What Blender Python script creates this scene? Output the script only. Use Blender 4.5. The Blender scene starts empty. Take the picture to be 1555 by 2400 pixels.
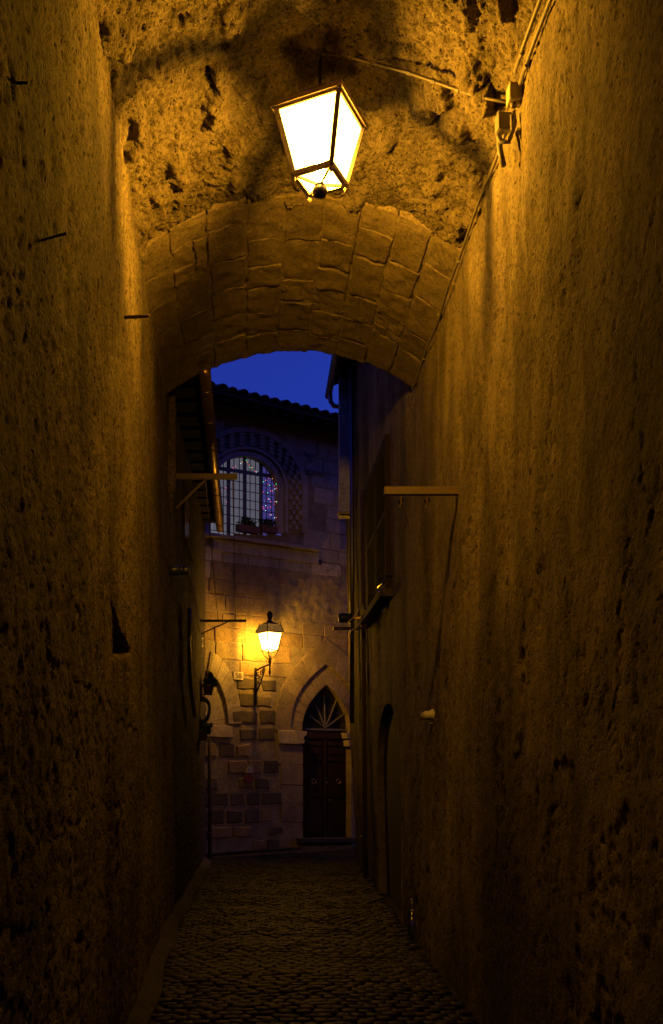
import bpy, bmesh, math, random
import numpy as np
from mathutils import Vector, Matrix

S = bpy.context.scene
COL = S.collection
rnd = random.Random(7)
R = math.radians

# ------------------------------------------------------------------ camera
F, PX, PY, EYE = 2300.0, 605.0, 1790.0, 1.6
cd = bpy.data.cameras.new('camera')
cam = bpy.data.objects.new('camera', cd); COL.objects.link(cam)
cam.location = (0, 0, EYE); cam.rotation_euler = (R(90), 0, 0)
cd.sensor_fit = 'VERTICAL'; cd.sensor_height = 36; cd.sensor_width = 24
cd.lens = F / 2400 * 36
cd.shift_x = (777.5 - PX) / 2400
cd.shift_y = (PY - 1200) / 2400
cd.clip_start = 0.05; cd.clip_end = 2000
S.camera = cam

# ------------------------------------------------------------------ sky: dusk, the sun is down, so no sun lamp
W = bpy.data.worlds.new('World'); S.world = W; W.use_nodes = True
nt = W.node_tree; nt.nodes.clear()
sky = nt.nodes.new('ShaderNodeTexSky'); sky.sky_type = 'NISHITA'; sky.sun_disc = False
sky.sun_elevation = R(-1.0); sky.sun_rotation = R(75); sky.altitude = 300
sky.air_density = 1.0; sky.dust_density = 0.6; sky.ozone_density = 6.0
tint = nt.nodes.new('ShaderNodeMixRGB'); tint.blend_type = 'MULTIPLY'; tint.inputs[0].default_value = 1
tint.inputs[2].default_value = (1.0, 0.62, 1.0, 1)
bg = nt.nodes.new('ShaderNodeBackground'); bg.inputs['Strength'].default_value = 1.33
wo = nt.nodes.new('ShaderNodeOutputWorld')
nt.links.new(sky.outputs[0], tint.inputs[1]); nt.links.new(tint.outputs[0], bg.inputs['Color'])
nt.links.new(bg.outputs[0], wo.inputs['Surface'])

LAMP = (1.0, 0.455, 0.020)          # sodium-like light of both lanterns
BULB1, PANE1 = 26500.0, 15.0        # hanging lantern: radiance of the tubular bulb, of the glass
BULB2, PANE2 = 3100.0, 14.0          # wall lantern

S.view_settings.view_transform = 'Standard'; S.view_settings.look = 'None'
S.view_settings.exposure = 0.0; S.view_settings.gamma = 1.0
S.view_settings.use_curve_mapping = False
S.render.engine = 'CYCLES'
S.cycles.use_denoising = True
S.cycles.max_bounces = 8; S.cycles.diffuse_bounces = 3
S.cycles.transparent_max_bounces = 16
S.cycles.sample_clamp_indirect = 4.0
S.cycles.caustics_reflective = False; S.cycles.caustics_refractive = False

# ------------------------------------------------------------------ numpy noise
_rng = np.random.RandomState(3)
_perm = np.concatenate([_rng.permutation(256)] * 3)
_g = _rng.normal(size=(256, 3)); _g /= np.linalg.norm(_g, axis=1)[:, None]
def _h(i, j, k): return _perm[_perm[_perm[i & 255] + (j & 255)] + (k & 255)]
def perlin(p):
    p = np.asarray(p, float); i = np.floor(p).astype(int); f = p - i
    u = f * f * f * (f * (f * 6 - 15) + 10)
    out = 0
    for a in (0, 1):
        wa = u[:, 0] if a else 1 - u[:, 0]
        for b in (0, 1):
            wb = u[:, 1] if b else 1 - u[:, 1]
            for c in (0, 1):
                wc = u[:, 2] if c else 1 - u[:, 2]
                g = _g[_h(i[:, 0] + a, i[:, 1] + b, i[:, 2] + c)]
                d = (g * (f - np.array([a, b, c]))).sum(1)
                out = out + wa * wb * wc * d
    return out * 1.6
def fbm(p, o=4, gain=0.5):
    p = np.asarray(p, float); a = 1.0; s = 0; t = 0
    for k in range(o):
        s = s + a * perlin(p * 2.03 ** k + 17.3 * k); t += a; a *= gain
    return s / t
def worley(p):
    p = np.asarray(p, float); i = np.floor(p).astype(int)
    f1 = np.full(len(p), 9.0); f2 = f1.copy(); idd = np.zeros(len(p))
    for a in (-1, 0, 1):
        for b in (-1, 0, 1):
            for c in (-1, 0, 1):
                h = _h(i[:, 0] + a, i[:, 1] + b, i[:, 2] + c)
                q = i + np.array([a, b, c]) + 0.5 + _g[h] * 0.42
                d = np.linalg.norm(p - q, axis=1)
                n = d < f1
                f2 = np.where(n, f1, np.minimum(f2, d)); idd = np.where(n, h / 256.0, idd); f1 = np.where(n, d, f1)
    return f1, f2, idd
def sstep(a, b, x):
    t = np.clip((x - a) / (b - a), 0, 1); return t * t * (3 - 2 * t)

# ------------------------------------------------------------------ materials
def new_mat(name):
    m = bpy.data.materials.new(name); m.use_nodes = True
    t = m.node_tree; b = t.nodes['Principled BSDF']
    return m, t, b
def N(t, kind, **kw):
    n = t.nodes.new(kind)
    for k, v in kw.items():
        if k in n.inputs: n.inputs[k].default_value = v
        else: setattr(n, k, v)
    return n
def stone_mat(name, c1, c2, c3=None, scale=3.0, fine=45.0, bump=0.5, dist=0.012, rough=0.92, pits=0.35, streak=0.0, rand=0.25, spec=0.25, cell=0):
    """mottled stone or plaster: large patches c1-c2, dirt c3, fine grain, small pits; value varies from piece to piece"""
    m, t, b = new_mat(name); L = t.links.new
    geo = N(t, 'ShaderNodeNewGeometry'); pos = geo.outputs['Position']
    n1 = N(t, 'ShaderNodeTexNoise', Scale=scale, Detail=7.0, Roughness=0.62); L(pos, n1.inputs['Vector'])
    cr = N(t, 'ShaderNodeValToRGB'); L(n1.outputs['Fac'], cr.inputs[0])
    e = cr.color_ramp.elements
    e[0].position = 0.32; e[0].color = (*c1, 1); e[1].position = 0.68; e[1].color = (*c2, 1)
    colr = cr.outputs[0]
    if c3 is not None:
        mp = N(t, 'ShaderNodeMapping'); mp.inputs['Scale'].default_value = (1, 1, 0.28 if streak else 1); L(pos, mp.inputs[0])
        n3 = N(t, 'ShaderNodeTexNoise', Scale=scale * 1.9, Detail=6.0, Roughness=0.7); L(mp.outputs[0], n3.inputs['Vector'])
        r3 = N(t, 'ShaderNodeMapRange'); r3.inputs[1].default_value = 0.5; r3.inputs[2].default_value = 0.72; L(n3.outputs['Fac'], r3.inputs[0])
        mx = N(t, 'ShaderNodeMixRGB'); L(r3.outputs[0], mx.inputs[0]); L(colr, mx.inputs[1]); mx.inputs[2].default_value = (*c3, 1)
        colr = mx.outputs[0]
    nf = N(t, 'ShaderNodeTexNoise', Scale=fine, Detail=5.0, Roughness=0.75); L(pos, nf.inputs['Vector'])
    rf = N(t, 'ShaderNodeMapRange'); rf.inputs[1].default_value = 0.3; rf.inputs[2].default_value = 0.7; rf.inputs[3].default_value = 0.62; rf.inputs[4].default_value = 1.25
    L(nf.outputs['Fac'], rf.inputs[0])
    mu = N(t, 'ShaderNodeMixRGB', blend_type='MULTIPLY'); mu.inputs[0].default_value = 1; L(colr, mu.inputs[1]); L(rf.outputs[0], mu.inputs[2])
    oi = N(t, 'ShaderNodeObjectInfo')
    if cell:
        oi = N(t, 'ShaderNodeTexVoronoi', Scale=cell); L(pos, oi.inputs['Vector'])
    rr = N(t, 'ShaderNodeMapRange'); rr.inputs[3].default_value = 1 - rand; rr.inputs[4].default_value = 1 + rand; L(oi.outputs['Color'] if cell else oi.outputs['Random'], rr.inputs[0])
    mv = N(t, 'ShaderNodeMixRGB', blend_type='MULTIPLY'); mv.inputs[0].default_value = 1; L(mu.outputs[0], mv.inputs[1]); L(rr.outputs[0], mv.inputs[2])
    vo = N(t, 'ShaderNodeTexVoronoi', Scale=fine * 0.7); L(pos, vo.inputs['Vector'])
    po = N(t, 'ShaderNodeMapRange'); po.inputs[1].default_value = .06; po.inputs[2].default_value = .30; po.inputs[3].default_value = max(.25, 1 - 1.25 * pits); po.inputs[4].default_value = 1.05
    L(vo.outputs['Distance'], po.inputs[0])
    nsp = N(t, 'ShaderNodeTexNoise', Scale=fine * .55, Detail=4.0, Roughness=.8); L(pos, nsp.inputs['Vector'])
    sp_m = N(t, 'ShaderNodeMapRange'); sp_m.inputs[1].default_value = .36; sp_m.inputs[2].default_value = .52; sp_m.inputs[3].default_value = 1 - .9 * pits; L(nsp.outputs['Fac'], sp_m.inputs[0])
    m1 = N(t, 'ShaderNodeMixRGB', blend_type='MULTIPLY'); m1.inputs[0].default_value = 1; L(mv.outputs[0], m1.inputs[1]); L(po.outputs[0], m1.inputs[2])
    m2 = N(t, 'ShaderNodeMixRGB', blend_type='MULTIPLY'); m2.inputs[0].default_value = 1; L(m1.outputs[0], m2.inputs[1]); L(sp_m.outputs[0], m2.inputs[2])
    L(m2.outputs[0], b.inputs['Base Color'])
    pr = N(t, 'ShaderNodeMapRange'); pr.inputs[1].default_value = 0.05; pr.inputs[2].default_value = 0.32; L(vo.outputs['Distance'], pr.inputs[0])
    ad = N(t, 'ShaderNodeMath', operation='MULTIPLY_ADD'); L(pr.outputs[0], ad.inputs[0]); ad.inputs[1].default_value = pits; L(nf.outputs['Fac'], ad.inputs[2])
    nb = N(t, 'ShaderNodeTexNoise', Scale=fine * 0.3, Detail=6.0, Roughness=0.7); L(pos, nb.inputs['Vector'])
    ad2 = N(t, 'ShaderNodeMath', operation='MULTIPLY_ADD'); L(nb.outputs['Fac'], ad2.inputs[0]); ad2.inputs[1].default_value = 1.3; L(ad.outputs[0], ad2.inputs[2])
    bp = N(t, 'ShaderNodeBump', Strength=bump, Distance=dist); L(ad2.outputs[0], bp.inputs['Height'])
    L(bp.outputs[0], b.inputs['Normal'])
    b.inputs['Roughness'].default_value = rough; b.inputs['Specular IOR Level'].default_value = spec
    return m
def plain_mat(name, c, rough=0.6, metal=0.0, var=0.25, scale=25, bump=0.15, spec=0.4):
    m, t, b = new_mat(name); L = t.links.new
    geo = N(t, 'ShaderNodeNewGeometry')
    n = N(t, 'ShaderNodeTexNoise', Scale=scale, Detail=5.0, Roughness=0.65); L(geo.outputs['Position'], n.inputs['Vector'])
    cr = N(t, 'ShaderNodeValToRGB'); e = cr.color_ramp.elements; L(n.outputs['Fac'], cr.inputs[0])
    e[0].position = 0.3; e[1].position = 0.7
    e[0].color = (*[x * (1 - var) for x in c], 1); e[1].color = (*[min(1, x * (1 + var)) for x in c], 1)
    L(cr.outputs[0], b.inputs['Base Color'])
    rg = N(t, 'ShaderNodeMapRange'); rg.inputs[3].default_value = max(0.05, rough - 0.12); rg.inputs[4].default_value = min(1, rough + 0.12); L(n.outputs['Fac'], rg.inputs[0]); L(rg.outputs[0], b.inputs['Roughness'])
    bp = N(t, 'ShaderNodeBump', Strength=bump, Distance=0.003); L(n.outputs['Fac'], bp.inputs['Height']); L(bp.outputs[0], b.inputs['Normal'])
    b.inputs['Metallic'].default_value = metal; b.inputs['Specular IOR Level'].default_value = spec
    return m
def glow_mat(name, c, strength, transparent=False, tau=1.2):
    m = bpy.data.materials.new(name); m.use_nodes = True; t = m.node_tree; t.nodes.clear()
    o = N(t, 'ShaderNodeOutputMaterial'); e = N(t, 'ShaderNodeEmission'); e.inputs[0].default_value = (*c, 1); e.inputs[1].default_value = strength
    if transparent:
        tr = N(t, 'ShaderNodeBsdfTransparent'); ad = N(t, 'ShaderNodeAddShader')
        ge = N(t, 'ShaderNodeNewGeometry'); dt = N(t, 'ShaderNodeVectorMath', operation='DOT_PRODUCT'); ab = N(t, 'ShaderNodeMath', operation='ABSOLUTE')
        mxx = N(t, 'ShaderNodeMath', operation='MAXIMUM'); dv_ = N(t, 'ShaderNodeMath', operation='DIVIDE'); ex = N(t, 'ShaderNodeMath', operation='EXPONENT')
        K_ = t.links.new; K_(ge.outputs['Normal'], dt.inputs[0]); K_(ge.outputs['Incoming'], dt.inputs[1]); K_(dt.outputs['Value'], ab.inputs[0])
        K_(ab.outputs[0], mxx.inputs[0]); mxx.inputs[1].default_value = .03; dv_.inputs[0].default_value = -tau; K_(mxx.outputs[0], dv_.inputs[1]); K_(dv_.outputs[0], ex.inputs[0]); K_(ex.outputs[0], tr.inputs[0])
        t.links.new(e.outputs[0], ad.inputs[0]); t.links.new(tr.outputs[0], ad.inputs[1]); t.links.new(ad.outputs[0], o.inputs[0])
    else: t.links.new(e.outputs[0], o.inputs[0])
    return m
M = {}
M['left_plaster'] = stone_mat('roughcast plaster', (.13, .10, .066), (.28, .215, .14), (.085, .064, .042), 1.5, 44, 1.0, 0.020, pits=.7, streak=1, rand=0)
def stains(m, lo):
    """broad soft rain stains down the plaster"""
    t = m.node_tree; b = t.nodes['Principled BSDF']; L = t.links.new; src = b.inputs['Base Color'].links[0].from_socket
    g = N(t, 'ShaderNodeNewGeometry'); mp = N(t, 'ShaderNodeMapping'); mp.inputs['Scale'].default_value = (1, 1, .3); L(g.outputs['Position'], mp.inputs[0])
    n = N(t, 'ShaderNodeTexNoise', Scale=1.4, Detail=6.0, Roughness=.6, Distortion=.6); L(mp.outputs[0], n.inputs['Vector'])
    r = N(t, 'ShaderNodeMapRange'); r.inputs[1].default_value = .36; r.inputs[2].default_value = .62; r.inputs[3].default_value = lo; r.inputs[4].default_value = 1.12; L(n.outputs['Fac'], r.inputs[0])
    d = N(t, 'ShaderNodeMixRGB', blend_type='MULTIPLY'); d.inputs[0].default_value = 1; L(src, d.inputs[1]); L(r.outputs[0], d.inputs[2]); L(d.outputs[0], b.inputs['Base Color'])
def far_masonry(m, y0, y1, c):
    """past y0 the house front is older, dark, unplastered masonry"""
    t = m.node_tree; b = t.nodes['Principled BSDF']; L = t.links.new; src = b.inputs['Base Color'].links[0].from_socket
    g = N(t, 'ShaderNodeNewGeometry'); sx = N(t, 'ShaderNodeSeparateXYZ'); L(g.outputs['Position'], sx.inputs[0])
    n = N(t, 'ShaderNodeTexNoise', Scale=2.5, Detail=4.0); L(g.outputs['Position'], n.inputs['Vector'])
    a = N(t, 'ShaderNodeMath', operation='MULTIPLY_ADD'); L(n.outputs['Fac'], a.inputs[0]); a.inputs[1].default_value = .8; L(sx.outputs['Y'], a.inputs[2])
    r = N(t, 'ShaderNodeMapRange'); r.inputs[1].default_value = y0 + .4; r.inputs[2].default_value = y1 + .4; L(a.outputs[0], r.inputs[0])
    d = N(t, 'ShaderNodeMixRGB', blend_type='MULTIPLY'); d.inputs[0].default_value = 1; L(src, d.inputs[1]); d.inputs[2].default_value = (*c, 1)
    x = N(t, 'ShaderNodeMixRGB'); L(r.outputs[0], x.inputs[0]); L(src, x.inputs[1]); L(d.outputs[0], x.inputs[2]); L(x.outputs[0], b.inputs['Base Color'])
M['right_plaster'] = stone_mat('lime plaster', (.15, .115, .076), (.31, .24, .157), (.095, .072, .047), 1.1, 46, 0.9, 0.015, pits=.5, streak=1, rand=0)
stains(M['left_plaster'], .62); stains(M['right_plaster'], .55)
far_masonry(M['left_plaster'], 10.2, 10.6, (.34, .32, .30)); far_masonry(M['right_plaster'], 12.7, 13.0, (.36, .34, .32))
M['rubble'] = stone_mat('rubble mortar', (.115, .088, .057), (.22, .17, .112), (.08, .06, .04), 4.5, 55, 1.0, 0.022, pits=.6, rand=0)
M['tuff'] = stone_mat('tuff ashlar', (.15, .112, .07), (.22, .17, .11), (.12, .09, .055), 5, 60, 0.6, 0.008, pits=.55, rand=.14)
M['mortar'] = stone_mat('old mortar', (.16, .122, .08), (.24, .19, .125), None, 6, 70, 0.7, 0.008, rand=0)
M['wall_tuff'] = stone_mat('facade tuff', (.24, .17, .09), (.36, .26, .14), (.19, .13, .07), 4, 50, 0.6, 0.008, rand=.16)
M['wall_mortar'] = stone_mat('facade mortar', (.25, .20, .135), (.37, .30, .205), (.18, .14, .095), 5, 45, 0.8, 0.012, rand=0)
M['pale'] = stone_mat('pale limestone', (.36, .30, .21), (.50, .42, .30), (.28, .23, .16), 5, 55, 0.4, 0.005, rand=.1)
M['buff'] = stone_mat('buff stone', (.25, .19, .115), (.36, .28, .175), (.2, .15, .09), 4, 55, 0.4, 0.005, rand=.12)
M['facade_grey'] = stone_mat('grey facade stone', (.37, .32, .245), (.52, .455, .35), (.25, .215, .165), 3, 50, 0.5, 0.006, streak=1, rand=.12)
M['basalt'] = stone_mat('dark basalt', (.085, .068, .048), (.15, .12, .085), None, 6, 60, 0.6, 0.006, rand=.25)
M['cobble'] = stone_mat('basalt cobble', (.009, .0075, .006), (.026, .021, .016), None, 10, 70, 0.6, 0.005, rough=0.6, pits=.3, rand=.75, spec=.2, cell=8.5)
M['dirt'] = stone_mat('joint dirt', (.02, .016, .011), (.04, .032, .022), None, 12, 60, 0.6, 0.006, rand=0)
M['cement'] = stone_mat('cement skirt', (.038, .032, .023), (.085, .07, .05), None, 5, 50, 0.5, 0.006, rand=0)
M['upper_plaster'] = stone_mat('weathered plaster', (.24, .21, .17), (.34, .30, .25), (.16, .14, .11), 3, 40, 0.5, 0.008, streak=1, rand=0)
M['whitewash'] = stone_mat('old limewash', (.40, .38, .35), (.56, .54, .50), (.28, .26, .23), 3, 40, 0.5, 0.008, streak=1, rand=0)  # weathered plaster made paler, standing in for sky light on the bay
M['tile'] = stone_mat('terracotta tile', (.13, .075, .05), (.22, .13, .085), (.08, .07, .05), 8, 60, 0.4, 0.004, rand=.3)
M['iron'] = plain_mat('dark iron', (.035, .03, .026), .55, .6, .4, 40)
M['rust'] = plain_mat('rusty iron', (.09, .05, .028), .8, .3, .45, 60, .4)
M['lantern_metal'] = plain_mat('lantern metal', (.36, .26, .14), .5, .5, .35, 50)
M['copper'] = plain_mat('copper gutter', (.36, .24, .12), .33, .9, .25, 18)
M['zinc'] = plain_mat('zinc', (.16, .16, .17), .42, .8, .25, 20)
M['chrome'] = plain_mat('shiny steel', (.45, .43, .40), .22, 1.0, .15, 20)
M['conduit'] = plain_mat('grey conduit', (.12, .10, .08), .6, 0, .2, 40)
M['box_plastic'] = plain_mat('cream plastic box', (.30, .26, .19), .45, 0, .12, 30)
M['white_plastic'] = plain_mat('white plastic', (.62, .58, .5), .4, 0, .1, 30)
M['wood'] = plain_mat('weathered wood', (.12, .075, .045), .75, 0, .4, 30, .4)
M['bar_wood'] = plain_mat('painted bar', (.13, .09, .058), .65, 0, .25, 40, .3)
M['door_wood'] = plain_mat('varnished door', (.036, .018, .009), .8, 0, .35, 22, .3, spec=.12)
M['dark_wood'] = plain_mat('dark rafters', (.035, .026, .018), .85, 0, .35, 25, .3)
M['soffit'] = plain_mat('sooty boards', (.016, .012, .009), .95, 0, .35, 25, .3, spec=.1)  # one even tone, darker than the rafter wood
M['shutter'] = plain_mat('brown shutter paint', (.03, .02, .014), .85, 0, .3, 40, spec=.08)
M['blue_frame'] = plain_mat('dark window frame', (.10, .10, .13), .5, 0, .2, 40)
M['brass'] = plain_mat('brass', (.5, .33, .12), .35, 1, .2, 40)
M['black'] = plain_mat('black rubber', (.02, .018, .016), .5, 0, .3, 40)
M['white_line'] = plain_mat('fanlight bar paint', (.16, .145, .125), .6, 0, .2, 40)
M['red_sign'] = plain_mat('red sign paint', (.20, .035, .022), .7, 0, .15, 40)
M['paper'] = plain_mat('white enamel', (.42, .38, .32), .5, 0, .1, 30)
M['plate'] = plain_mat('number tile', (.62, .54, .38), .4, 0, .1, 30)
M['ink'] = plain_mat('number paint', (.16, .10, .05), .6, 0, .1, 30)
M['leaf'] = plain_mat('leaf', (.035, .065, .025), .6, 0, .5, 12)
M['clay'] = plain_mat('clay pot', (.16, .08, .05), .8, 0, .2, 20)
M['rope'] = plain_mat('clothes line', (.20, .16, .11), .8, 0, .2, 60)
M['glass_dark'] = plain_mat('dark glass', (.03, .028, .03), .15, 0, .2, 10, .05, spec=.6)
M['bottle'] = plain_mat('bottle glass', (.03, .05, .03), .08, 0, .2, 10, 0.0, spec=.8)
M['curtain'] = glow_mat('lit curtain', (.80, .79, 1.0), .15)  # cloth glows by itself in place of light falling on it
M['curtain_dim'] = glow_mat('dim lit drape', (.24, .20, 1.0), .24)  # the drape's brightness is its own glow as well
M['pane1'] = glow_mat('hanging lantern glass', (1, .56, .088), PANE1, True, 1.8)
M['roof_glass'] = glow_mat('sooty lantern roof glass', (1, .47, .10), .13, True, 4.9)  # unseen see-through roof, added to leak lamp light onto the vault
M['roof_glass_clear'] = glow_mat('dusty lantern roof glass', (1, .47, .10), .14, True, 1.7)
M['pane2'] = glow_mat('wall lantern glass', (1, .53, .09), PANE2, True, .45)
for nm, c in (('red', (1, .06, .12)), ('amber', (1, .35, .06)), ('green', (.05, 1, .35)), ('cool', (.6, .95, 1)), ('pink', (1, .12, .35))):
    M['bulb_' + nm] = glow_mat('fairy bulb ' + nm, c, 2.2)

def pane_glass():
    m, t, b = new_mat('window pane glass')
    b.inputs['Base Color'].default_value = (1, 1, 1, 1); b.inputs['Roughness'].default_value = .04
    t.nodes.clear()
    o = N(t, 'ShaderNodeOutputMaterial'); tr = N(t, 'ShaderNodeBsdfTransparent'); gl = N(t, 'ShaderNodeBsdfGlossy', Roughness=.05)
    tr.inputs[0].default_value = (.9, .9, .92, 1)
    mx = N(t, 'ShaderNodeMixShader'); fr = N(t, 'ShaderNodeFresnel', IOR=1.45)
    t.links.new(fr.outputs[0], mx.inputs[0]); t.links.new(tr.outputs[0], mx.inputs[1]); t.links.new(gl.outputs[0], mx.inputs[2]); t.links.new(mx.outputs[0], o.inputs[0])
    return m
M['pane_glass'] = pane_glass()

# ------------------------------------------------------------------ mesh helpers (all coordinates are world coordinates)
WLOC = {}
def wl(o): return WLOC.get(o.name, Vector((0, 0, 0))) if o is not None else Vector((0, 0, 0))
def tag(o, label=None, cat=None, group=None, kind=None):
    if label: o['label'] = label
    if cat: o['category'] = cat
    if group: o['group'] = group
    if kind: o['kind'] = kind
    return o
def thing(name, loc, label, cat, group=None):
    o = bpy.data.objects.new(name, None); COL.objects.link(o); o.location = loc; o.empty_display_size = .2
    WLOC[o.name] = Vector(loc); return tag(o, label, cat, group)
class MB:
    def __init__(s): s.v = []; s.f = []
    def add(s, vs, fs):
        b = len(s.v); s.v += [tuple(x) for x in vs]; s.f += [tuple(b + i for i in f) for f in fs]; return s
    def frame_box(s, c, ax, ay, az):
        c, ax, ay, az = map(Vector, (c, ax, ay, az))
        vs = [c + ax * i + ay * j + az * k for k in (-1, 1) for j in (-1, 1) for i in (-1, 1)]
        return s.add(vs, [(0, 2, 3, 1), (4, 5, 7, 6), (0, 1, 5, 4), (2, 6, 7, 3), (0, 4, 6, 2), (1, 3, 7, 5)])
    def box(s, lo, hi):
        lo, hi = Vector(lo), Vector(hi); c = (lo + hi) / 2; h = (hi - lo) / 2
        return s.frame_box(c, (h.x, 0, 0), (0, h.y, 0), (0, 0, h.z))
    def tube(s, path, r, n=8, cap=True, up=None):
        path = [Vector(p) for p in path]; rs = r if isinstance(r, (list, tuple)) else [r] * len(path)
        rings = []; prev = None
        for i, p in enumerate(path):
            a = path[max(0, i - 1)]; b = path[min(len(path) - 1, i + 1)]; t = (b - a).normalized()
            if prev is None:
                u = Vector(up) if up is not None else (Vector((0, 0, 1)) if abs(t.z) < .9 else Vector((1, 0, 0)))
            else: u = prev
            u = (u - t * u.dot(t)); u.normalize(); prev = u; w = t.cross(u)
            rings.append([p + (u * math.cos(2 * math.pi * (k + .5) / n) + w * math.sin(2 * math.pi * (k + .5) / n)) * rs[i] for k in range(n)])
        vs = [q for rr in rings for q in rr]; fs = []
        for i in range(len(path) - 1):
            for k in range(n):
                fs.append((i * n + k, i * n + (k + 1) % n, (i + 1) * n + (k + 1) % n, (i + 1) * n + k))
        if cap: fs.append(tuple(range(n - 1, -1, -1))); fs.append(tuple((len(path) - 1) * n + k for k in range(n)))
        return s.add(vs, fs)
    def lathe(s, c, prof, n=14, axis=(0, 0, 1)):
        az = Vector(axis).normalized(); ax = az.orthogonal().normalized(); ay = az.cross(ax); c = Vector(c)
        vs = []; fs = []
        for (r, z) in prof:
            for k in range(n):
                a = 2 * math.pi * k / n; vs.append(c + ax * r * math.cos(a) + ay * r * math.sin(a) + az * z)
        for i in range(len(prof) - 1):
            for k in range(n): fs.append((i * n + k, i * n + (k + 1) % n, (i + 1) * n + (k + 1) % n, (i + 1) * n + k))
        fs.append(tuple(range(n - 1, -1, -1))); fs.append(tuple((len(prof) - 1) * n + k for k in range(n)))
        return s.add(vs, fs)
    def slab(s, pts, back, cham=0.0, chd=0.0):
        """closed piece with a front outline pts, going back by vector back; front edge chamfered by cham / chd"""
        pts = [Vector(p) for p in pts]; back = Vector(back); n = len(pts)
        bd = back.normalized() if back.length else Vector((0, 0, 0))
        rings = []
        if cham > 0:
            inn = []
            for i in range(n):
                a, b, c = pts[i - 1], pts[i], pts[(i + 1) % n]
                e1 = (b - a).normalized(); e2 = (c - b).normalized()
                m = bd.cross(e1) + bd.cross(e2)
                cen = sum(pts, Vector()) / n
                m = m.normalized() if m.length > 1e-6 else Vector()
                if m.dot(cen - b) < 0: m = -m
                inn.append(b + m * cham)
            rings = [inn, [p + bd * chd for p in pts], [p + back for p in pts]]
        else: rings = [pts, [p + back for p in pts]]
        vs = [q for r_ in rings for q in r_]; fs = [tuple(range(n))]
        for i in range(len(rings) - 1):
            for k in range(n): fs.append((i * n + k, (i + 1) * n + k, (i + 1) * n + (k + 1) % n, i * n + (k + 1) % n))
        fs.append(tuple((len(rings) - 1) * n + k for k in range(n - 1, -1, -1)))
        return s.add(vs, fs)
    def build(s, name, mat, parent=None, smooth=False, kind=None, fixn=True):
        me = bpy.data.meshes.new(name); off = wl(parent)
        me.from_pydata([(v[0] - off.x, v[1] - off.y, v[2] - off.z) for v in s.v], [], s.f)
        if fixn:
            bm = bmesh.new(); bm.from_mesh(me); bmesh.ops.recalc_face_normals(bm, faces=bm.faces); bm.to_mesh(me); bm.free()
        me.materials.append(mat)
        if smooth: me.polygons.foreach_set('use_smooth', [True] * len(me.polygons))
        o = bpy.data.objects.new(name, me); COL.objects.link(o)
        if parent is not None: o.parent = parent; WLOC[o.name] = off.copy()
        if kind: o['kind'] = kind
        return o
def grid_obj(name, P, mat, parent=None, mask=None, smooth=True, flip=False, kind=None):
    """P: (ny, nx, 3) array of world points; mask (ny-1, nx-1) True keeps the cell"""
    ny, nx, _ = P.shape; off = wl(parent)
    V = P.reshape(-1, 3) - np.array(off)
    I = np.arange(ny * nx).reshape(ny, nx)
    q = np.stack([I[:-1, :-1], I[:-1, 1:], I[1:, 1:], I[1:, :-1]], -1)
    if flip: q = q[..., ::-1]
    q = q[mask] if mask is not None else q.reshape(-1, 4)
    me = bpy.data.meshes.new(name)
    me.vertices.add(len(V)); me.vertices.foreach_set('co', V.ravel())
    me.loops.add(q.size); me.loops.foreach_set('vertex_index', q.ravel().astype(np.int32))
    me.polygons.add(len(q)); me.polygons.foreach_set('loop_start', np.arange(0, q.size, 4, dtype=np.int32))
    me.polygons.foreach_set('use_smooth', np.full(len(q), smooth))
    me.update(); me.validate(); me.materials.append(mat)
    o = bpy.data.objects.new(name, me); COL.objects.link(o)
    if parent is not None: o.parent = parent; WLOC[o.name] = off.copy()
    if kind: o['kind'] = kind
    return o
def inst(name, me, parent, mw):
    """object sharing mesh me placed with world matrix mw"""
    o = bpy.data.objects.new(name, me); COL.objects.link(o)
    o.parent = parent; WLOC[o.name] = wl(parent).copy()
    o.matrix_basis = Matrix.Translation(-wl(parent)) @ mw
    return o
def P(px, py, d): return Vector(((px - PX) / F * d, d, EYE + (PY - py) / F * d))

# ------------------------------------------------------------------ the plan of the alley
def XL(d, z=None):
    d = np.asarray(d, float)
    return np.where(d < 9.4, -.593 - .0313 * d, -.887 + (d - 9.4) * .003)
def XR(d, z=1.6):
    d = np.asarray(d, float); z = np.asarray(z, float)
    b = np.where(d < 9.1, 1.242 + .022 * d, 1.442 + .031 * (d - 9.1))
    return b - (.07 * np.clip(z, 0, 2) + .018 * np.clip(z - 2, 0, 4)) * np.clip((d - 9.1) / 7, 0, 1)
def on_left(px, py):
    k = (px - PX) / F; d = -.593 / (k + .0313)
    if d > 9.4 or d < 0: d = -.885 / k
    return P(px, py, d)
def on_right(px, py):
    k = (px - PX) / F; d = 1.242 / (k - .022)
    if d > 9.1 or d < 0: d = (1.442 - .031 * 9.1) / (k - .031)
    return P(px, py, d)
HS = 5.05
def rise(d): return .45 - .05 * sstep(5.6, 6.9, np.asarray(d, float))
def dend(t): return 9.42 - .32 * np.asarray(t, float)
def VZ(t, d): return HS + .03 + rise(d) * (1 - (2 * np.asarray(t) - 1) ** 2) ** .9 + .04 * (1 - np.asarray(t)) * sstep(7, 9, np.asarray(d, float))
def VP(t, d):
    t = np.asarray(t, float); xl, xr = XL(d) - .02, XR(d, HS) + .02
    return np.stack([xl + (xr - xl) * t, np.broadcast_to(d, t.shape) * 1.0, VZ(t, d)], -1)

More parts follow.
